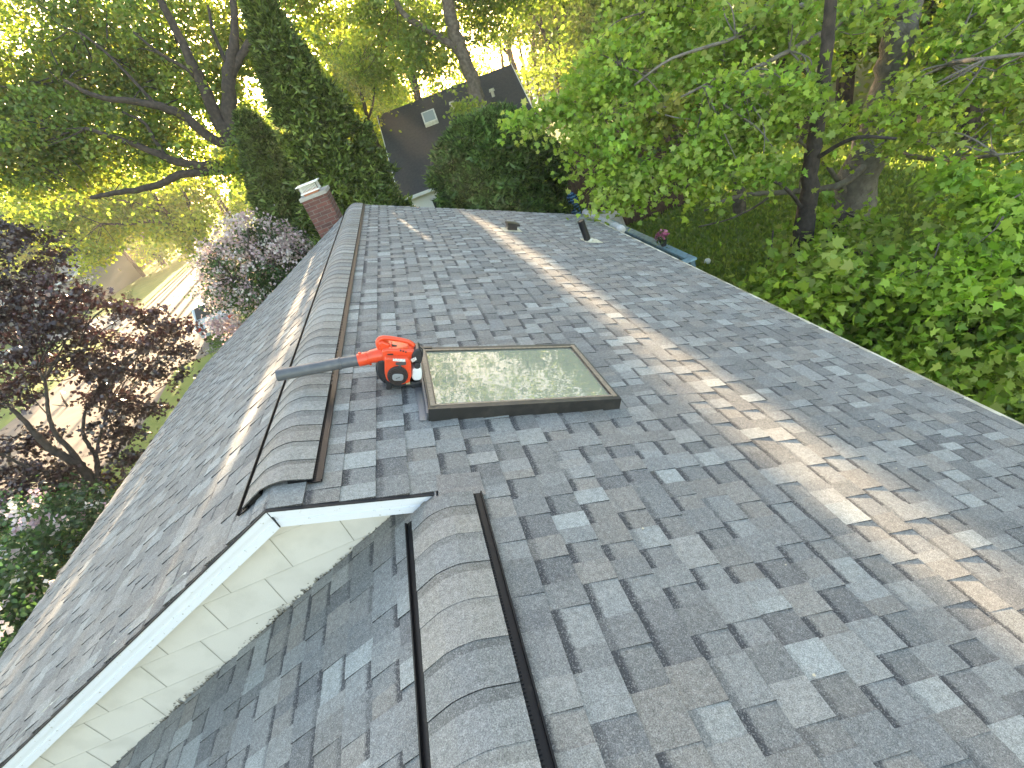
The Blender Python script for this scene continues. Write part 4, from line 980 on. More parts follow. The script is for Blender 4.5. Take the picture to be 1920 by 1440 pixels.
# --- big maple upper left
tree('maple_tree', 'large spreading maple with forked dark limbs against the sky at upper left', 'tree', (500, 330), 17,
     [[(503, 340, 30), (470, 290, 30), (440, 250, 30), (430, 200, 26), (430, 133, 22), (440, 60, 14), (437, 0, 12), (430, -70, 8)],
      [(432, 140, 16), (447, 116, 14), (473, 66, 13), (503, 10, 12), (520, -60, 9)],
      [(440, 262, 24), (410, 230, 24), (380, 160, 20), (357, 110, 17), (322, 40, 14), (300, 0, 12), (280, -50, 9)],
      [(445, 265, 20), (400, 262, 18), (345, 218, 17), (300, 200, 15), (247, 190, 12), (180, 180, 9), (120, 150, 6)],
      [(460, 300, 16), (390, 310, 16), (333, 303, 15), (300, 290, 13), (267, 277, 12), (215, 258, 9), (160, 240, 6)],
      [(470, 320, 14), (400, 322, 14), (346, 326, 14), (283, 350, 12), (213, 363, 9), (170, 371, 7)],
      [(310, 292, 7), (290, 262, 7), (270, 230, 6), (230, 210, 4)], [(300, 205, 7), (250, 150, 6), (200, 100, 5), (150, 60, 4)],
      [(380, 160, 8), (350, 130, 7), (300, 100, 6), (250, 60, 4)], [(425, 120, 8), (400, 60, 6), (390, 10, 5)]],
     [(180, 60, 16, 190, 70, 2.2, 150), (60, 170, 16, 130, 90, 2.2, 110), (250, 170, 17, 150, 80, 2, 130), (400, 60, 17, 100, 80, 2, 60), (380, 170, 16.5, 70, 60, 1.6, 40), (120, 270, 16, 150, 70, 2, 120), (300, 270, 16.5, 90, 50, 1.6, 50), (30, 300, 15.5, 90, 70, 1.6, 60), (530, 60, 17, 70, 70, 1.8, 36), (300, -70, 17, 300, 60, 2.5, 170), (540, -60, 17, 90, 60, 2.5, 60), (-60, 120, 16, 80, 200, 2, 90), (440, 290, 16, 50, 40, 1.2, 22), (500, 110, 17, 32, 45, 1.2, 20), (470, 215, 17, 30, 22, 1.0, 12), (420, 120, 17, 40, 50, 1.2, 16)],
     G_MID + [(.20, .22, .03)], size=.15, rc=.40, per=62, lm='leafback', bark='barkd', twigs=190, flat=.45, dens=1.25)
# --- sunlit yellow-green tree below it
tree('linden_tree', 'sunlit yellow-green tree drooping over the far lawn behind the dark maple', 'tree', (395, 470), 29,
     [[(400, 470, 12), (372, 440, 11), (340, 428, 10), (318, 405, 9), (300, 385, 7), (280, 350, 5)], [(340, 428, 7), (290, 415, 6), (240, 420, 5), (190, 420, 4)], [(372, 440, 7), (360, 400, 6), (345, 360, 5)], [(318, 405, 5), (250, 380, 4), (160, 370, 3)]],
     [(140, 405, 28, 110, 48, 2.5, 110), (270, 390, 28, 90, 50, 2.5, 110), (50, 370, 28, 80, 60, 2.5, 70), (350, 430, 28, 60, 50, 2, 60), (200, 470, 27, 50, 18, 1.4, 14), (340, 350, 29, 70, 40, 2, 50), (220, 330, 29, 120, 50, 2.5, 60), (140, 470, 26, 50, 20, 1, 7)],
     G_YEL, size=.22, rc=.6, per=56, lm='leafback', bark='barkd', twigs=60, flat=.5)
# --- trees beyond the neighbour's roof
tree('oak_tree', 'tall oak with a thick grey-brown trunk rising in front of the charcoal roof', 'tree', (905, 225), 21,
     [[(912, 235, 30), (893, 180, 27), (873, 117, 25), (850, 50, 25), (838, 0, 22), (822, -70, 18), (810, -150, 12)], [(866, 100, 15), (840, 80, 14), (813, 62, 12), (763, 33, 11), (745, 8, 10), (735, -30, 8)], [(850, 40, 12), (830, -20, 10), (790, -80, 8)], [(845, -20, 10), (880, -90, 8), (930, -150, 6)], [(892, 178, 5), (922, 205, 4), (945, 212, 3)]],
     [(770, 40, 20, 80, 60, 2, 60), (690, 20, 20, 60, 60, 2, 34), (905, 0, 20, 60, 60, 2, 40), (820, -60, 20, 140, 60, 3, 90), (960, -60, 20, 110, 70, 3, 80), (650, -60, 20, 110, 70, 3, 70), (790, 110, 20, 50, 35, 1.2, 18), (880, 205, 19, 38, 16, .8, 9), (840, -200, 20, 220, 90, 3.5, 170), (1060, -120, 19, 110, 90, 3, 80), (560, -150, 20, 120, 90, 3, 80), (700, 125, 23, 70, 36, 1.5, 50), (640, 120, 25, 60, 45, 1.5, 46), (600, 110, 26, 50, 50, 1.5, 30), (860, -420, 17, 180, 120, 3, 40)],
     G_MID, size=.17, rc=.42, per=56, lm='leafback', bark='bark', twigs=110, flat=.5)
tree('maple_tree', 'forked tree standing behind the ridge of the charcoal roof, left of the oak', 'tree', (786, 190), 40,
     [[(790, 200, 14), (780, 165, 13), (770, 117, 11), (757, 60, 9), (745, 20, 7)], [(781, 172, 10), (765, 140, 8), (748, 118, 7), (725, 105, 5)], [(765, 90, 6), (790, 40, 5), (800, 0, 4)]],
     [(735, 90, 39, 75, 50, 4, 60), (660, 130, 40, 60, 60, 4, 50), (830, 125, 41, 50, 35, 3, 34), (640, 50, 41, 70, 60, 4, 50), (790, 30, 40, 90, 50, 4, 50), (740, 190, 42, 60, 25, 3, 26)],
     G_YEL + G_MID, size=.32, rc=.85, per=46, lm='leafback', bark='barkd', twigs=40, flat=.5)
tree('young_tree', 'slender leaning tree with a thin trunk beside the left end of the charcoal roof', 'tree', (712, 285), 27,
     [[(716, 290, 9), (697, 245, 8), (685, 205, 7), (675, 160, 6), (668, 110, 5)], [(690, 225, 5), (700, 190, 4), (702, 150, 3)]],
     [(660, 190, 27, 45, 40, 2, 26), (690, 240, 27, 26, 30, 1.4, 12), (655, 110, 28, 45, 45, 2, 24), (700, 150, 28, 35, 30, 2, 16), (618, 100, 26, 55, 40, 2, 70), (650, 140, 25, 40, 26, 1.5, 34)],
     G_YEL, size=.2, rc=.5, per=46, lm='leafback', bark='barkd', twigs=22)
tree('tall_tree', 'slim two-stemmed dark tree between the charcoal roof and the pale roofed house', 'tree', (1050, 165), 38,
     [[(1055, 180, 13), (1047, 145, 12), (1041, 108, 11), (1030, 85, 8), (1018, 58, 7), (1000, 32, 6), (975, 10, 5)], [(1043, 115, 8), (1048, 75, 7), (1044, 45, 6), (1032, 0, 5), (1025, -50, 4)], [(1018, 58, 4), (1012, 20, 3), (1005, -10, 3)], [(1046, 60, 4), (1065, 20, 4), (1075, -20, 3)]],
     [(1000, -10, 38, 70, 35, 3, 22), (1080, 20, 38, 45, 35, 3, 22), (1060, -60, 38, 80, 40, 3, 40), (985, 40, 39, 22, 16, 2, 5), (1110, 80, 40, 40, 35, 3, 22)],
     G_YEL + G_MID, size=.30, rc=.75, per=40, lm='leafback', bark='barkd', twigs=40)
tree('tall_tree', 'dark many-stemmed tree rising over the right end of the charcoal ridge', 'tree', (960, 130), 47,
     [[(968, 140, 12), (958, 110, 11), (955, 80, 9), (958, 40, 7), (965, 0, 6)], [(957, 105, 6), (938, 85, 5), (925, 70, 4)], [(944, 132, 6), (940, 100, 5), (938, 70, 4)], [(956, 75, 5), (975, 50, 4), (985, 20, 3)]],
     [(945, 45, 47, 35, 30, 3, 13), (890, 60, 48, 40, 35, 3, 14), (975, 5, 47, 60, 25, 3, 16), (915, 120, 50, 40, 14, 3, 10)],
     G_YEL, size=.34, rc=.8, per=36, lm='leafback', bark='barkd', twigs=26)
tree('pine_tree', 'bare orange-lit trunk catching the low sun right of the charcoal roof', 'tree', (1008, 160), 44,
     [[(1008, 160, 7), (1002, 118, 6), (1000, 80, 6), (1000, 55, 5), (990, 30, 4)]], [(985, 5, 44, 35, 18, 2, 6)], G_YEL, size=.3, rc=.7, per=40, lm='leafback', bark='bark')
tree('pine_tree', 'thin straight bare trunk beside the orange-lit one', 'tree', (988, 150), 50,
     [[(988, 152, 5), (981, 120, 5), (976, 92, 4), (970, 50, 3)]], [(965, 20, 50, 25, 16, 2, 5)], G_YEL, size=.3, rc=.7, per=40, lm='leafback', bark='barkd')

# --- evergreens
def evergreen(name, label, px, D, height, rad, shape, cols, tuft=.16, n=4200, tips=1.5, rag=1.0):
    g = at(px[0], px[1], D); bx, by = g[0], g[1]; root = empty(name, (bx, by, GZ), label, 'evergreen tree')
    mb = MB(); mb.tube([(bx, by, GZ - .05), (bx, by, GZ + height * .55), (bx, by, GZ + height * .95)], [.16, .10, .02], 10); mb.build('trunk', MT['barkd'], root, smooth=True)
    layers = []
    for (sc_, m_) in ((1.0, n), (.86, n // 2), (.62, n // 4)):
        t = RNG.random(m_) ** (.85); a = RNG.uniform(0, 2 * math.pi, m_)
        lump = 1 + rag * (.13 * np.sin(a * 3 + t * 17 + px[0]) + .11 * np.sin(a * 6 - t * 37) + .10 * np.sin(a * 11 + t * 71) + .08 * np.sin(a * 17 - t * 113))
        r = rad * np.array([shape(x) for x in t]) * lump * sc_ * RNG.uniform(.93, 1.05, m_)
        z = GZ + .15 + t * (height - .15)
        layers.append((np.stack([bx + r * np.cos(a), by + r * np.sin(a), z], 1), np.stack([np.cos(a), np.sin(a), np.full(m_, .25)], 1), np.full(m_, sc_)))
    C0 = np.concatenate([l[0] for l in layers]); O0 = nrm(np.concatenate([l[1] for l in layers])); SCL = np.concatenate([l[2] for l in layers]); m_ = len(C0); k = 9
    # each tuft: a fan of overlapping sprays curling outward and down
    tang = nrm(np.cross(O0, np.array([0, 0, 1.0]))); fan = RNG.uniform(-1.25, 1.25, (m_, k)); lift = RNG.uniform(-.75, .75, (m_, k))
    Y = O0[:, None, :] * (np.cos(fan) * .8)[:, :, None] + tang[:, None, :] * np.sin(fan)[:, :, None]; Y[:, :, 2] += lift
    Y = nrm(Y.reshape(-1, 3)); Nn = nrm(np.cross(Y, np.repeat(tang, k, 0)) + RNG.normal(size=(m_ * k, 3)) * .35)
    gapk = (np.sin(C0[:, 0] * 5.1 + C0[:, 2] * 3.3) + np.sin(C0[:, 1] * 4.7 - C0[:, 2] * 4.9) + np.sin(C0[:, 2] * 9.1 + C0[:, 0] * 3)) * .5 * max(rag - 1, 0)
    sel = np.repeat(gapk < .78, k)
    P = np.repeat(C0, k, 0) + RNG.normal(size=(m_ * k, 3)) * tuft * .28; sz = tuft * RNG.uniform(.6, 1.25, m_ * k)
    base = np.array(cols)[RNG.choice(len(cols), m_)] * RNG.uniform(.7, 1.35, (m_, 1)); col = np.repeat(base, k, 0) * RNG.uniform(.5, 1.9, (m_ * k, 1))
    leafmesh('crown', P[sel], sz[sel], col[sel], 'spray', MT['conifer'], root, N=Nn[sel], Y=Y[sel])
    return root
cone = lambda t: min(1, (1 - t) ** .75 * 1.02) * (1 if t > .04 else .8)
EG = [(.085, .13, .026), (.11, .155, .03), (.065, .10, .022)]
evergreen('cypress_tree', 'tall dark evergreen with feathery sprays standing behind the brick chimney', (688, 430), 13.0, 8.9, 1.55, lambda t: .98 * (1 - t) ** .8 + .03, EG + [(.14, .19, .035), (.11, .15, .03)], tuft=.16, n=11000, rag=1.7)
evergreen('cypress_tree', 'broad dark evergreen between the big maple and the pink blossoms', (575, 430), 14.5, 7.15, 2.0, lambda t: min(1, (1 - t) ** .85 * 1.05), EG, tuft=.17, n=8500)
evergreen('cypress_tree', 'small pointed evergreen at the left corner of the charcoal roof', (728, 425), 14.0, 2.7, .8, cone, EG, tuft=.16, n=4500)
evergreen('arborvitae', 'rounded dense dark evergreen standing just beyond the roof edge', (958, 420), 13.2, 5.15, 1.5, lambda t: max(0, 1 - abs((t - .42) / .60) ** 2.6) ** .5, [(.065, .12, .024), (.085, .145, .028), (.05, .10, .02)], tuft=.16, n=12000)

# --- japanese maple
JD = 11.5
jm, _ = tree('japanese_maple', 'dark purple-red japanese maple with layered foliage at the far left', 'tree', (190, 955), JD,
     [[(190, 965, 22), (180, 925, 21), (172, 905, 20), (150, 873, 17), (120, 855, 14), (96, 842, 13), (70, 818, 11), (50, 795, 9), (20, 765, 7)],
      [(172, 905, 13), (150, 870, 11), (137, 850, 10), (105, 815, 8), (92, 780, 7), (88, 745, 6), (83, 712, 5), (70, 690, 4)],
      [(178, 915, 12), (183, 890, 10), (179, 854, 8), (165, 833, 7), (155, 808, 6), (160, 770, 5)],
      [(178, 865, 5), (185, 830, 5), (192, 800, 4), (205, 770, 4)],
      [(186, 940, 9), (165, 930, 8), (137, 926, 7), (104, 934, 6), (60, 925, 5), (20, 930, 4)],
      [(165, 890, 8), (130, 880, 7), (90, 885, 6), (40, 870, 5), (0, 850, 4)]],
     [(20, 430, JD + .5, 60, 28, .9, 10), (40, 475, JD, 70, 26, .9, 11), (30, 520, JD - .3, 75, 24, .9, 11), (110, 560, JD, 80, 22, .8, 14), (40, 590, JD - .5, 70, 35, .9, 15), (130, 610, JD - .3, 60, 28, .8, 11), (60, 660, JD - .5, 85, 32, .9, 15), (20, 720, JD - .5, 40, 40, .8, 9),
      (245, 585, JD + .5, 50, 14, .6, 8), (300, 615, JD + .6, 60, 12, .6, 9), (225, 640, JD + .3, 60, 18, .6, 10), (310, 655, JD + .6, 55, 12, .6, 7), (200, 690, JD, 70, 24, .7, 14), (270, 700, JD + .3, 60, 20, .7, 11), (200, 745, JD, 60, 24, .7, 11), (265, 765, JD + .3, 48, 22, .6, 9), (220, 810, JD, 45, 28, .6, 9), (235, 860, JD, 40, 22, .6, 6), (200, 900, JD + .2, 40, 20, .5, 5),
      (30, 840, JD - .8, 60, 40, .9, 13), (70, 890, JD - .8, 80, 26, .8, 14), (30, 945, JD - .9, 70, 34, .9, 14), (90, 950, JD - .6, 60, 26, .8, 9), (20, 1000, JD - 1.2, 60, 26, .7, 7), (130, 910, JD - .3, 45, 16, .5, 5), (-60, 700, JD - .8, 60, 300, 1.2, 39)],
     G_RED, tpl='lobed', size=.085, rc=.20, per=85, lm='leafred', bark='barkd', twigs=120, flat=.28)
# --- pink crab apple
cb, _ = tree('crab_apple_tree', 'crab apple covered in pale pink blossom at the left eave', 'tree', (500, 590), 12.6,
     [[(520, 620, 12), (500, 570, 11), (485, 520, 9), (470, 470, 6), (465, 430, 4)], [(490, 540, 6), (440, 520, 5), (410, 490, 3)], [(485, 520, 6), (530, 480, 4), (560, 455, 3)]],
     [(480, 450, 12.6, 70, 42, .9, 26), (430, 500, 12.4, 50, 45, .9, 22), (520, 500, 12.6, 60, 45, .9, 24), (455, 560, 12.2, 60, 38, .9, 20), (560, 455, 12.6, 26, 14, .4, 5), (500, 540, 12.4, 60, 45, .9, 18)],
     [(.06, .12, .025), (.08, .15, .03), (.045, .09, .02)], size=.075, rc=.22, per=90, lm='leaf', bark='barkd', twigs=70)
def blossoms(parent, blobs, cols, n_, size=.05, rc=.10, per=14, name='blossom'):
    cr = Crown()
    for (u, v, D, ru, rv, th, nc) in blobs: cr.blob(at(u, v, D), pxaxes(D, ru, rv, th), nc, per, rc, size, cols, .8, .33, .15)
    return cr.build(name, 'petal', MT['petal'], parent, up=.2)
PINK = [(.56, .44, .44), (.66, .56, .54), (.50, .37, .39), (.72, .66, .62)]
blossoms(cb, [(480, 447, 12.5, 74, 44, .95, 170), (430, 500, 12.3, 56, 50, .95, 120), (515, 490, 12.5, 60, 45, .95, 80), (560, 455, 12.5, 30, 14, .5, 50), (450, 560, 12.0, 66, 30, .9, 75), (430, 612, 11.9, 45, 18, .5, 90), (395, 480, 12.4, 22, 20, .5, 36), (400, 545, 12.4, 20, 40, .5, 40)], PINK, 1)
# --- shrubs under the left eave
def shrub(name, label, spots, cols, size, rc, per, cat='shrub', tpl='oval', lm='leaf', fl=None):
    c0 = gz(spots[0][0], spots[0][1], spots[0][2]); root = empty(name, (c0[0], c0[1], GZ), label, cat)
    cr = Crown(); mb = MB(); cs = []
    for (u, v, z, rx_, ry_, rz_, nc) in spots:
        c = gz(u, v, z); cs.append(c); cr.blob(c, np.diag([rx_, ry_, rz_]), nc, per, rc, size, cols, .6, .4)
        for k in range(3): e = c + RNG.normal(size=3) * .15; limbs(mb, [np.array([c[0], c[1], GZ - .03]) + RNG.normal(size=3) * [.1, .1, 0], (np.array([c[0], c[1], GZ]) + e) / 2 + RNG.normal(size=3) * .08, e], [.03, .02, .008], 6)
    mb.build('stem', MT['barkd'], root, smooth=True); cr.build('foliage', tpl, MT[lm], root)
    if fl:
        cr = Crown()
        for c, (u, v, z, rx_, ry_, rz_, nc) in zip(cs, spots): cr.blob(c + [0, 0, .08], np.diag([rx_ * 1.03, ry_ * 1.03, rz_ * 1.05]), int(nc * fl[1]), 12, .06, .055, fl[0], .8, .12, .12)
        cr.build('blossom', 'petal', MT['petal'], root, up=.2)
    return root
SHG = [(.05, .12, .03), (.075, .155, .035), (.04, .09, .022)]
shrub('flowering_shrub', 'green shrub dotted with pinkish-white flowers along the lower left of the roof edge', [(60, 1060, -3.1, .7, .9, .8, 60), (10, 1140, -3.0, .7, .8, .8, 60), (90, 990, -3.2, .8, .9, .7, 60), (20, 1010, -3.3, .9, .9, .7, 50), (150, 985, -3.3, .6, .9, .6, 40), (40, 1190, -3.0, .6, .6, .7, 40)], SHG, .085, .2, 60, fl=([(.66, .58, .58), (.72, .68, .66), (.6, .45, .5)], .5))
shrub('yellow_shrub', 'narrow yellow-leaved shrub strip against the left gutter', [(95, 1075, -3.4, .22, .5, .35, 18), (70, 1120, -3.4, .22, .5, .35, 18), (118, 1035, -3.4, .2, .4, .3, 12), (205, 920, -4.2, .5, .6, .3, 14), (45, 1165, -3.4, .2, .4, .3, 12)], [(.35, .34, .03), (.28, .30, .04)], .06, .14, 40)
shrub('clipped_bush', 'oval clipped green bush on the sunny far lawn beside the drive', [(252, 560, GZ + .55, 1.5, .8, .65, 90)], [(.09, .17, .03), (.07, .14, .025)], .12, .22, 60)
shrub('white_flowering_bush', 'white flowering bush in front of the pale house across the street', [(180, 545, GZ + 1.4, 1.3, 1.0, 1.1, 40)], SHG, .14, .3, 40, fl=([(.7, .7, .66)], 5))
shrub('low_shrub', 'small green shrub at the corner of the near drive under the blossom tree', [(418, 640, GZ + .5, .5, .5, .5, 26)], [(.12, .2, .03)], .08, .16, 50)
shrub('red_leaf_shrub', 'distant red-leaved small tree seen above the purple maple', [(85, 512, GZ + 2.2, 1.8, 1.5, 1.6, 60)], [(.30, .06, .05), (.22, .04, .04)], .2, .4, 40, cat='small tree')
shrub('orange_leaf_shrub', 'low rust-coloured shrub glimpsed through the purple maple', [(110, 745, GZ + .5, .8, .6, .5, 30)], [(.42, .16, .06), (.3, .1, .05)], .09, .2, 40)

# --- right hand side: garden trees
tree('oak_tree', 'massive grey-barked oak in the garden, its trunk leaning up to the right', 'tree', (1572, 480), 12.6,
     [[(1572, 480, 78), (1600, 380, 70), (1637, 260, 62), (1665, 180, 60), (1684, 80, 56), (1698, 0, 54), (1712, -110, 46), (1720, -200, 38)],
      [(1630, 300, 16), (1580, 345, 13, -1), (1500, 358, 11, -1.5), (1430, 362, 9, -2), (1370, 372, 7, -2.4), (1320, 395, 4, -2.6)],
      [(1450, 362, 5, -2), (1420, 385, 4, -2), (1370, 410, 3, -2), (1310, 425, 3, -2)],
      [(1690, 0, 18), (1630, 14, 14, -1), (1560, 52, 11, -2), (1480, 95, 9, -3), (1390, 140, 7, -3.4), (1320, 160, 5, -4), (1230, 210, 4, -4)],
      [(1695, 20, 14), (1600, -20, 12, -1), (1480, 20, 9, -2), (1380, 70, 7, -3), (1260, 110, 5, -4), (1190, 160, 4, -4)],
      [(1660, 200, 14), (1720, 150, 12, -1), (1780, 120, 10, -2), (1850, 110, 7, -3), (1930, 100, 6, -3)],
      [(1640, 260, 10), (1700, 290, 9, -1), (1780, 300, 8, -2), (1870, 290, 6, -3)],
      [(1600, 380, 10), (1540, 300, 8, -1), (1440, 230, 6, -2), (1330, 240, 5, -3), (1200, 300, 4, -4)]],
     [(1460, 60, 8.6, 80, 45, .9, 22), (1560, 70, 9, 60, 45, .9, 14), (1370, 60, 9, 80, 55, 1, 26), (1400, 175, 8.5, 80, 40, .9, 24), (1500, 185, 8, 60, 24, .6, 14), (1420, 245, 8.3, 60, 30, .8, 14), (1340, 270, 8.8, 80, 50, 1, 28), (1430, 312, 8, 42, 18, .5, 8), (1700, 185, 8, 46, 22, .6, 10), (1730, 245, 8.4, 60, 28, .8, 12), (1790, 85, 8.4, 70, 45, .9, 22), (1872, 150, 8, 45, 24, .6, 10), (1860, 30, 8.5, 80, 50, 1, 26), (1890, 265, 8.4, 50, 40, .8, 14), (1620, 20, 9.2, 60, 40, .8, 12), (1500, -70, 9.5, 300, 50, 1.6, 60), (1850, -70, 9.5, 150, 60, 1.4, 28), (1550, 250, 9.4, 36, 60, .8, 8), (1960, 120, 8.4, 60, 160, 1, 30)],
     G_NEAR, tpl='lobed', size=.115, rc=.24, per=46, lm='leafnear', bark='barkg', dens=.85, twigs=170, flat=.35)
tree('maple_tree', 'bright green maple whose boughs hang over the far right corner of the roof', 'tree', (1385, 400), 15.0,
     [[(1392, 420, 24), (1380, 330, 22), (1368, 240, 20), (1360, 140, 18), (1358, 40, 16), (1362, -60, 14)],
      [(1375, 300, 9), (1300, 270, 8, -2), (1220, 235, 7, -4), (1130, 215, 6, -5), (1050, 215, 4, -5.4)],
      [(1370, 250, 9), (1300, 190, 8, -2), (1230, 150, 7, -4), (1160, 120, 5, -5)],
      [(1378, 330, 9), (1320, 340, 8, -2), (1250, 360, 7, -4), (1190, 370, 5, -5), (1140, 375, 3, -5.4)],
      [(1360, 120, 9), (1290, 60, 8, -2), (1220, 20, 6, -4)]],
     [(1005, 218, 9.8, 42, 18, .5, 10), (1060, 205, 9.8, 50, 32, .8, 18), (1120, 175, 9.8, 60, 32, .8, 20), (1145, 110, 10, 55, 36, .9, 22), (1105, 265, 9.5, 50, 28, .7, 16), (1190, 235, 9.4, 70, 34, .8, 24), (1165, 310, 9.2, 60, 34, .8, 20), (1190, 345, 8.8, 44, 20, .6, 10), (1128, 372, 8.8, 24, 13, .3, 4), (1270, 300, 8.8, 56, 26, .7, 13), (1320, 345, 8.8, 50, 18, .6, 9),  (1200, 130, 9.6, 60, 45, .9, 24), (1275, 85, 9.8, 60, 45, .9, 22), (1250, 15, 9.8, 80, 40, 1, 26), (1170, 40, 10.4, 55, 40, 1, 18), (1270, 180, 9.6, 70, 40, .9, 24), (1240, -60, 10, 120, 50, 1.4, 40), (1150, -180, 14, 160, 80, 2.5, 60), (1330, -200, 14, 150, 90, 2.5, 70), (1450, -330, 15, 260, 120, 3, 110), (1120, -330, 16, 180, 90, 3, 60), (1000, -520, 15, 240, 110, 3, 60), (1250, -520, 15, 260, 120, 3, 56), (1100, -700, 14, 300, 110, 3, 50), (1245, 205, 9.0, 38, 22, .4, 9, [(.34, .34, .05), (.28, .30, .05)])],
     G_NEAR, tpl='lobed', size=.112, rc=.24, per=46, lm='leafnear', bark='bark', dens=.85, twigs=150, flat=.35)
tree('maple_tree', 'maple with a dark ivy-flecked trunk close to the right eave', 'tree', (1478, 560), 10.6,
     [[(1474, 575, 50), (1490, 510, 42), (1506, 440, 36), (1520, 330, 28), (1528, 260, 26), (1540, 180, 24), (1552, 80, 22), (1560, -20, 20), (1566, -120, 16)],
      [(1520, 480, 18), (1560, 440, 14), (1585, 400, 8)], [(1524, 300, 9), (1600, 260, 7, -.5), (1680, 260, 5, -1)], [(1506, 440, 9), (1600, 470, 8, -1), (1700, 500, 7, -2), (1800, 520, 5, -3)], [(1500, 470, 8), (1600, 540, 7, -1), (1700, 600, 5, -1.6)], [(1512, 400, 8), (1470, 350, 6, -.5), (1420, 330, 4, -1)]],
     [(1600, 560, 8.6, 80, 46, .9, 24), (1700, 610, 8.4, 90, 56, .9, 34), (1560, 600, 9, 60, 36, .8, 16), (1680, 500, 8.4, 55, 34, .7, 16), (1790, 670, 7.8, 80, 40, .8, 26), (1435, 545, 9.4, 46, 24, .6, 12), (1500, 590, 9.4, 40, 20, .5, 9), (1492, 470, 10.1, 26, 60, .35, 12), (1530, 420, 10, 24, 60, .4, 8), (1640, 650, 8.6, 60, 26, .6, 12), (1620, 430, 9, 30, 30, .5, 6), (1850, 730, 7.5, 60, 30, .6, 12)],
     G_NEAR, tpl='lobed', size=.12, rc=.24, per=46, lm='leafnear', bark='barkd', twigs=110, flat=.35)
tree('maple_tree', 'young maple with bright lobed leaves reaching in from the far right side', 'tree', (2080, 640), 8.0,
     [[(2090, 700, 30), (2085, 560, 26), (2080, 400, 22), (2080, 200, 18), (2085, 0, 14)], [(2085, 520, 9), (1980, 480, 8), (1880, 470, 6), (1780, 500, 4)], [(2082, 420, 9), (1980, 380, 7), (1880, 360, 5), (1790, 340, 4)], [(2088, 600, 8), (1980, 600, 7), (1880, 620, 5)]],
     [(1860, 355, 7.2, 66, 30, .6, 16), (1885, 430, 6.8, 66, 44, .7, 24), (1800, 482, 6.8, 62, 30, .6, 16), (1735, 522, 6.8, 45, 20, .4, 8), (1765, 335, 7.2, 30, 15, .3, 4), (1820, 565, 6.8, 75, 40, .7, 22), (1895, 640, 6.5, 50, 55, .6, 20), (1960, 520, 6.6, 60, 140, .8, 36)],
     [(.31, .48, .045), (.37, .52, .055), (.24, .40, .035)], tpl='lobed', size=.12, rc=.20, per=46, lm='leafnear', bark='bark', twigs=60, flat=.35)
# splintered snag behind the oak
sn = at(1640, 470, 12.2); sg = empty('broken_trunk', (sn[0], sn[1], GZ), 'short dead trunk with a pale splintered top beside the grey oak', 'dead tree')
mb = MB(); t1, t2 = at(1628, 410, 12.2), at(1632, 345, 12.2); limbs(mb, [np.array([sn[0], sn[1], GZ - .05]), sn, t1], [.2, .16, .12], 10); mb.build('trunk', MT['barkd'], sg, smooth=True)
mb = MB(); limbs(mb, [t1 - [0, 0, .05], (t1 + t2) / 2, t2], [.10, .05, .01], 7); limbs(mb, [t1 + [.06, 0, -.05], t1 + [.10, 0, .35]], [.03, .005], 6); mb.build('splinter', mat('pale_splintered_wood', (.42, .32, .2), .8), sg)
# understory
def under(label, px, z, r, n, cols, size=.16):
    c = gz(px[0], px[1], GZ); root = empty('bush', (c[0], c[1], GZ), label, 'bush'); cr = Crown(); cr.blob(np.array([c[0], c[1], GZ + z]), np.diag([r, r, z]), n, 60, .3, size, cols, .6, .4)
    mb = MB()
    for k in range(5): limbs(mb, [np.array([c[0], c[1], GZ - .03]), np.array([c[0], c[1], GZ + z * .7]) + RNG.normal(size=3) * .2, np.array([c[0], c[1], GZ + z * 1.3]) + RNG.normal(size=3) * r * .4], [.05, .03, .01], 6)
    mb.build('stem', MT['barkd'], root); cr.build('foliage', 'lobed', MT['leafnear'], root); return root
under('low bush at the foot of the right eave below the dark trunk', (1560, 640), 1.0, 1.3, 60, G_NEAR); under('bushy growth low down at the right edge, past the eave', (1800, 690), .9, 1.5, 80, G_NEAR, .13)
under('dark shrub on the lawn edge behind the deck railing', (1330, 330), 1.2, 1.6, 60, G_FILL)

# ------------------------------------------------------------------ woods all round (reads as one mass)
cr = Crown(); mb = MB()
rw = np.random.default_rng(99)
def wood(az0, az1, d0, d1, n, h0, h1, r0, r1, cols, size, per, sky=1.0):
    for k in range(n):
        a = math.radians(rw.uniform(az0, az1)); d = rw.uniform(d0, d1); h = rw.uniform(h0, h1); x, y = CAM[0] + d * math.sin(a), CAM[1] + d * math.cos(a)
        r = rw.uniform(r0, r1); lean = rw.normal(size=2) * .4
        mb.tube([(x, y, GZ - .1), (x + lean[0] * .5, y + lean[1] * .5, GZ + h * .5), (x + lean[0], y + lean[1], GZ + h * .95)], [.22, .16, .05], 7)
        for j in range(5):
            zz = GZ + h * rw.uniform(.30, .95); o = rw.normal(size=2) * r * .5
            cr.blob(np.array([x + o[0], y + o[1], zz]), np.diag([r * rw.uniform(.5, .9), r * rw.uniform(.5, .9), r * rw.uniform(.35, .6)]), int(9 * sky), per, r * .22, size, cols, .5, .4)
wood(-75, -20, 62, 95, 60, 7, 12, 2.5, 4.5, G_YEL + G_MID, .42, 60)
wood(-24, 2, 50, 85, 34, 7, 12, 2.5, 4, G_YEL, .40, 60)
wood(2, 18, 70, 110, 14, 3.5, 6.5, 2.0, 3.5, G_YEL, .42, 50)
wood(19, 34, 38, 60, 26, 9, 16, 2.5, 4, G_FILL + G_MID, .36, 66)
wood(32, 85, 22, 42, 66, 9, 17, 2.2, 3.8, G_FILL + G_MID, .28, 80, 1.3)
wood(34, 75, 19, 25, 16, 8, 12, 1.6, 2.6, G_FILL, .19, 80, 1.3)
wd = cr.build('woods', 'quad', MT['leafback'], None); tag(wd, 'mass of leafy woodland closing the view behind the houses and garden', 'woods', kind='stuff')
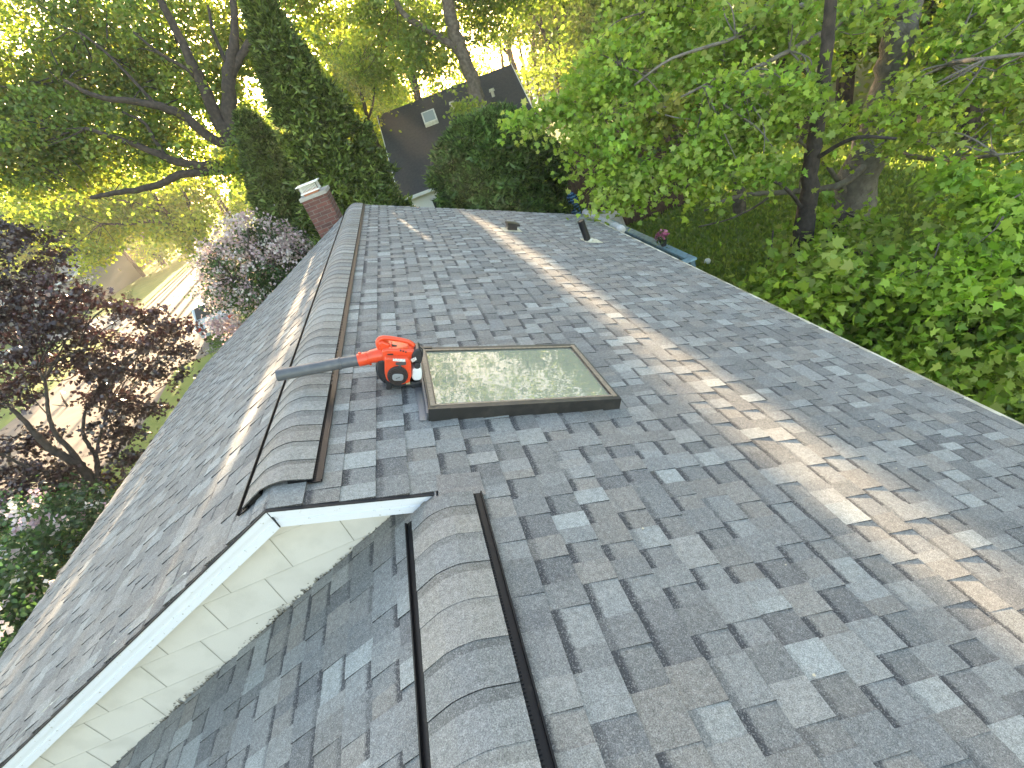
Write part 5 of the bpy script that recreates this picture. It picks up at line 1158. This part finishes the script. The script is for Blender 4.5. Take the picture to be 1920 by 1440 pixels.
tag(mb.build('woodland_trunks', MT['barkd']), 'dim trunks standing in the far woodland', 'woods', kind='stuff')
# ------------------------------------------------------------------ thin haze volume added for a soft lens-glare veil
hm = bpy.data.materials.new('glare_haze'); hm.use_nodes = True; N_ = hm.node_tree.nodes; N_.remove(N_['Principled BSDF'])
pv = N_.new('ShaderNodeVolumePrincipled'); pv.inputs['Color'].default_value = (1, .95, .86, 1); pv.inputs['Density'].default_value = .0011; pv.inputs['Anisotropy'].default_value = .4
hm.node_tree.links.new(pv.outputs[0], N_['Material Output'].inputs['Volume'])
mb = MB(); mb.box((-201, -61, GZ - 1), (402, 0, 0), (0, 302, 0), (0, 0, 19.8)); tag(mb.build('glare_veil', hm), 'thin pale haze added as a soft lens-glare veil', 'glare_veil', kind='stuff')
# flower on the pot
cr = Crown(); cr.blob(np.array([rx, py, RZ + .18]), np.diag([.09, .09, .07]), 12, 14, .04, .045, [(.10, .17, .04)], .6); cr.build('foliage', 'oval', MT['leaf'], pot, holes=False)
cr = Crown(); cr.blob(np.array([rx - .02, py + .04, RZ + .23]), np.diag([.10, .10, .08]), 26, 8, .03, .04, [(.55, .16, .30), (.6, .25, .4)], .6); cr.build('blossom', 'petal', MT['petal'], pot, holes=False)
# grass blades on the nearer garden
n = 60000; a = RNG.uniform(R_(14), R_(75), n); d = RNG.uniform(6, 26, n) ** 1.0; P = np.stack([CAM[0] + d * np.sin(a), CAM[1] + d * np.cos(a), np.full(n, GZ)], 1)
P = P[P[:, 0] > 5.6]; m_ = len(P)
tag(leafmesh('grass', P, RNG.uniform(.07, .16, m_), np.array([(.24, .34, .05), (.30, .38, .05), (.18, .28, .04)])[RNG.choice(3, m_)] * RNG.uniform(.8, 1.2, (m_, 1)), 'quad', MT['leaf'], None, N=nrm(RNG.normal(size=(m_, 3)) * [1, 1, .25]), Y=np.tile([0, 0, 1.0], (m_, 1)) + RNG.normal(size=(m_, 3)) * .35, holes=False), 'short mown grass of the shaded back garden', 'grass', kind='stuff')
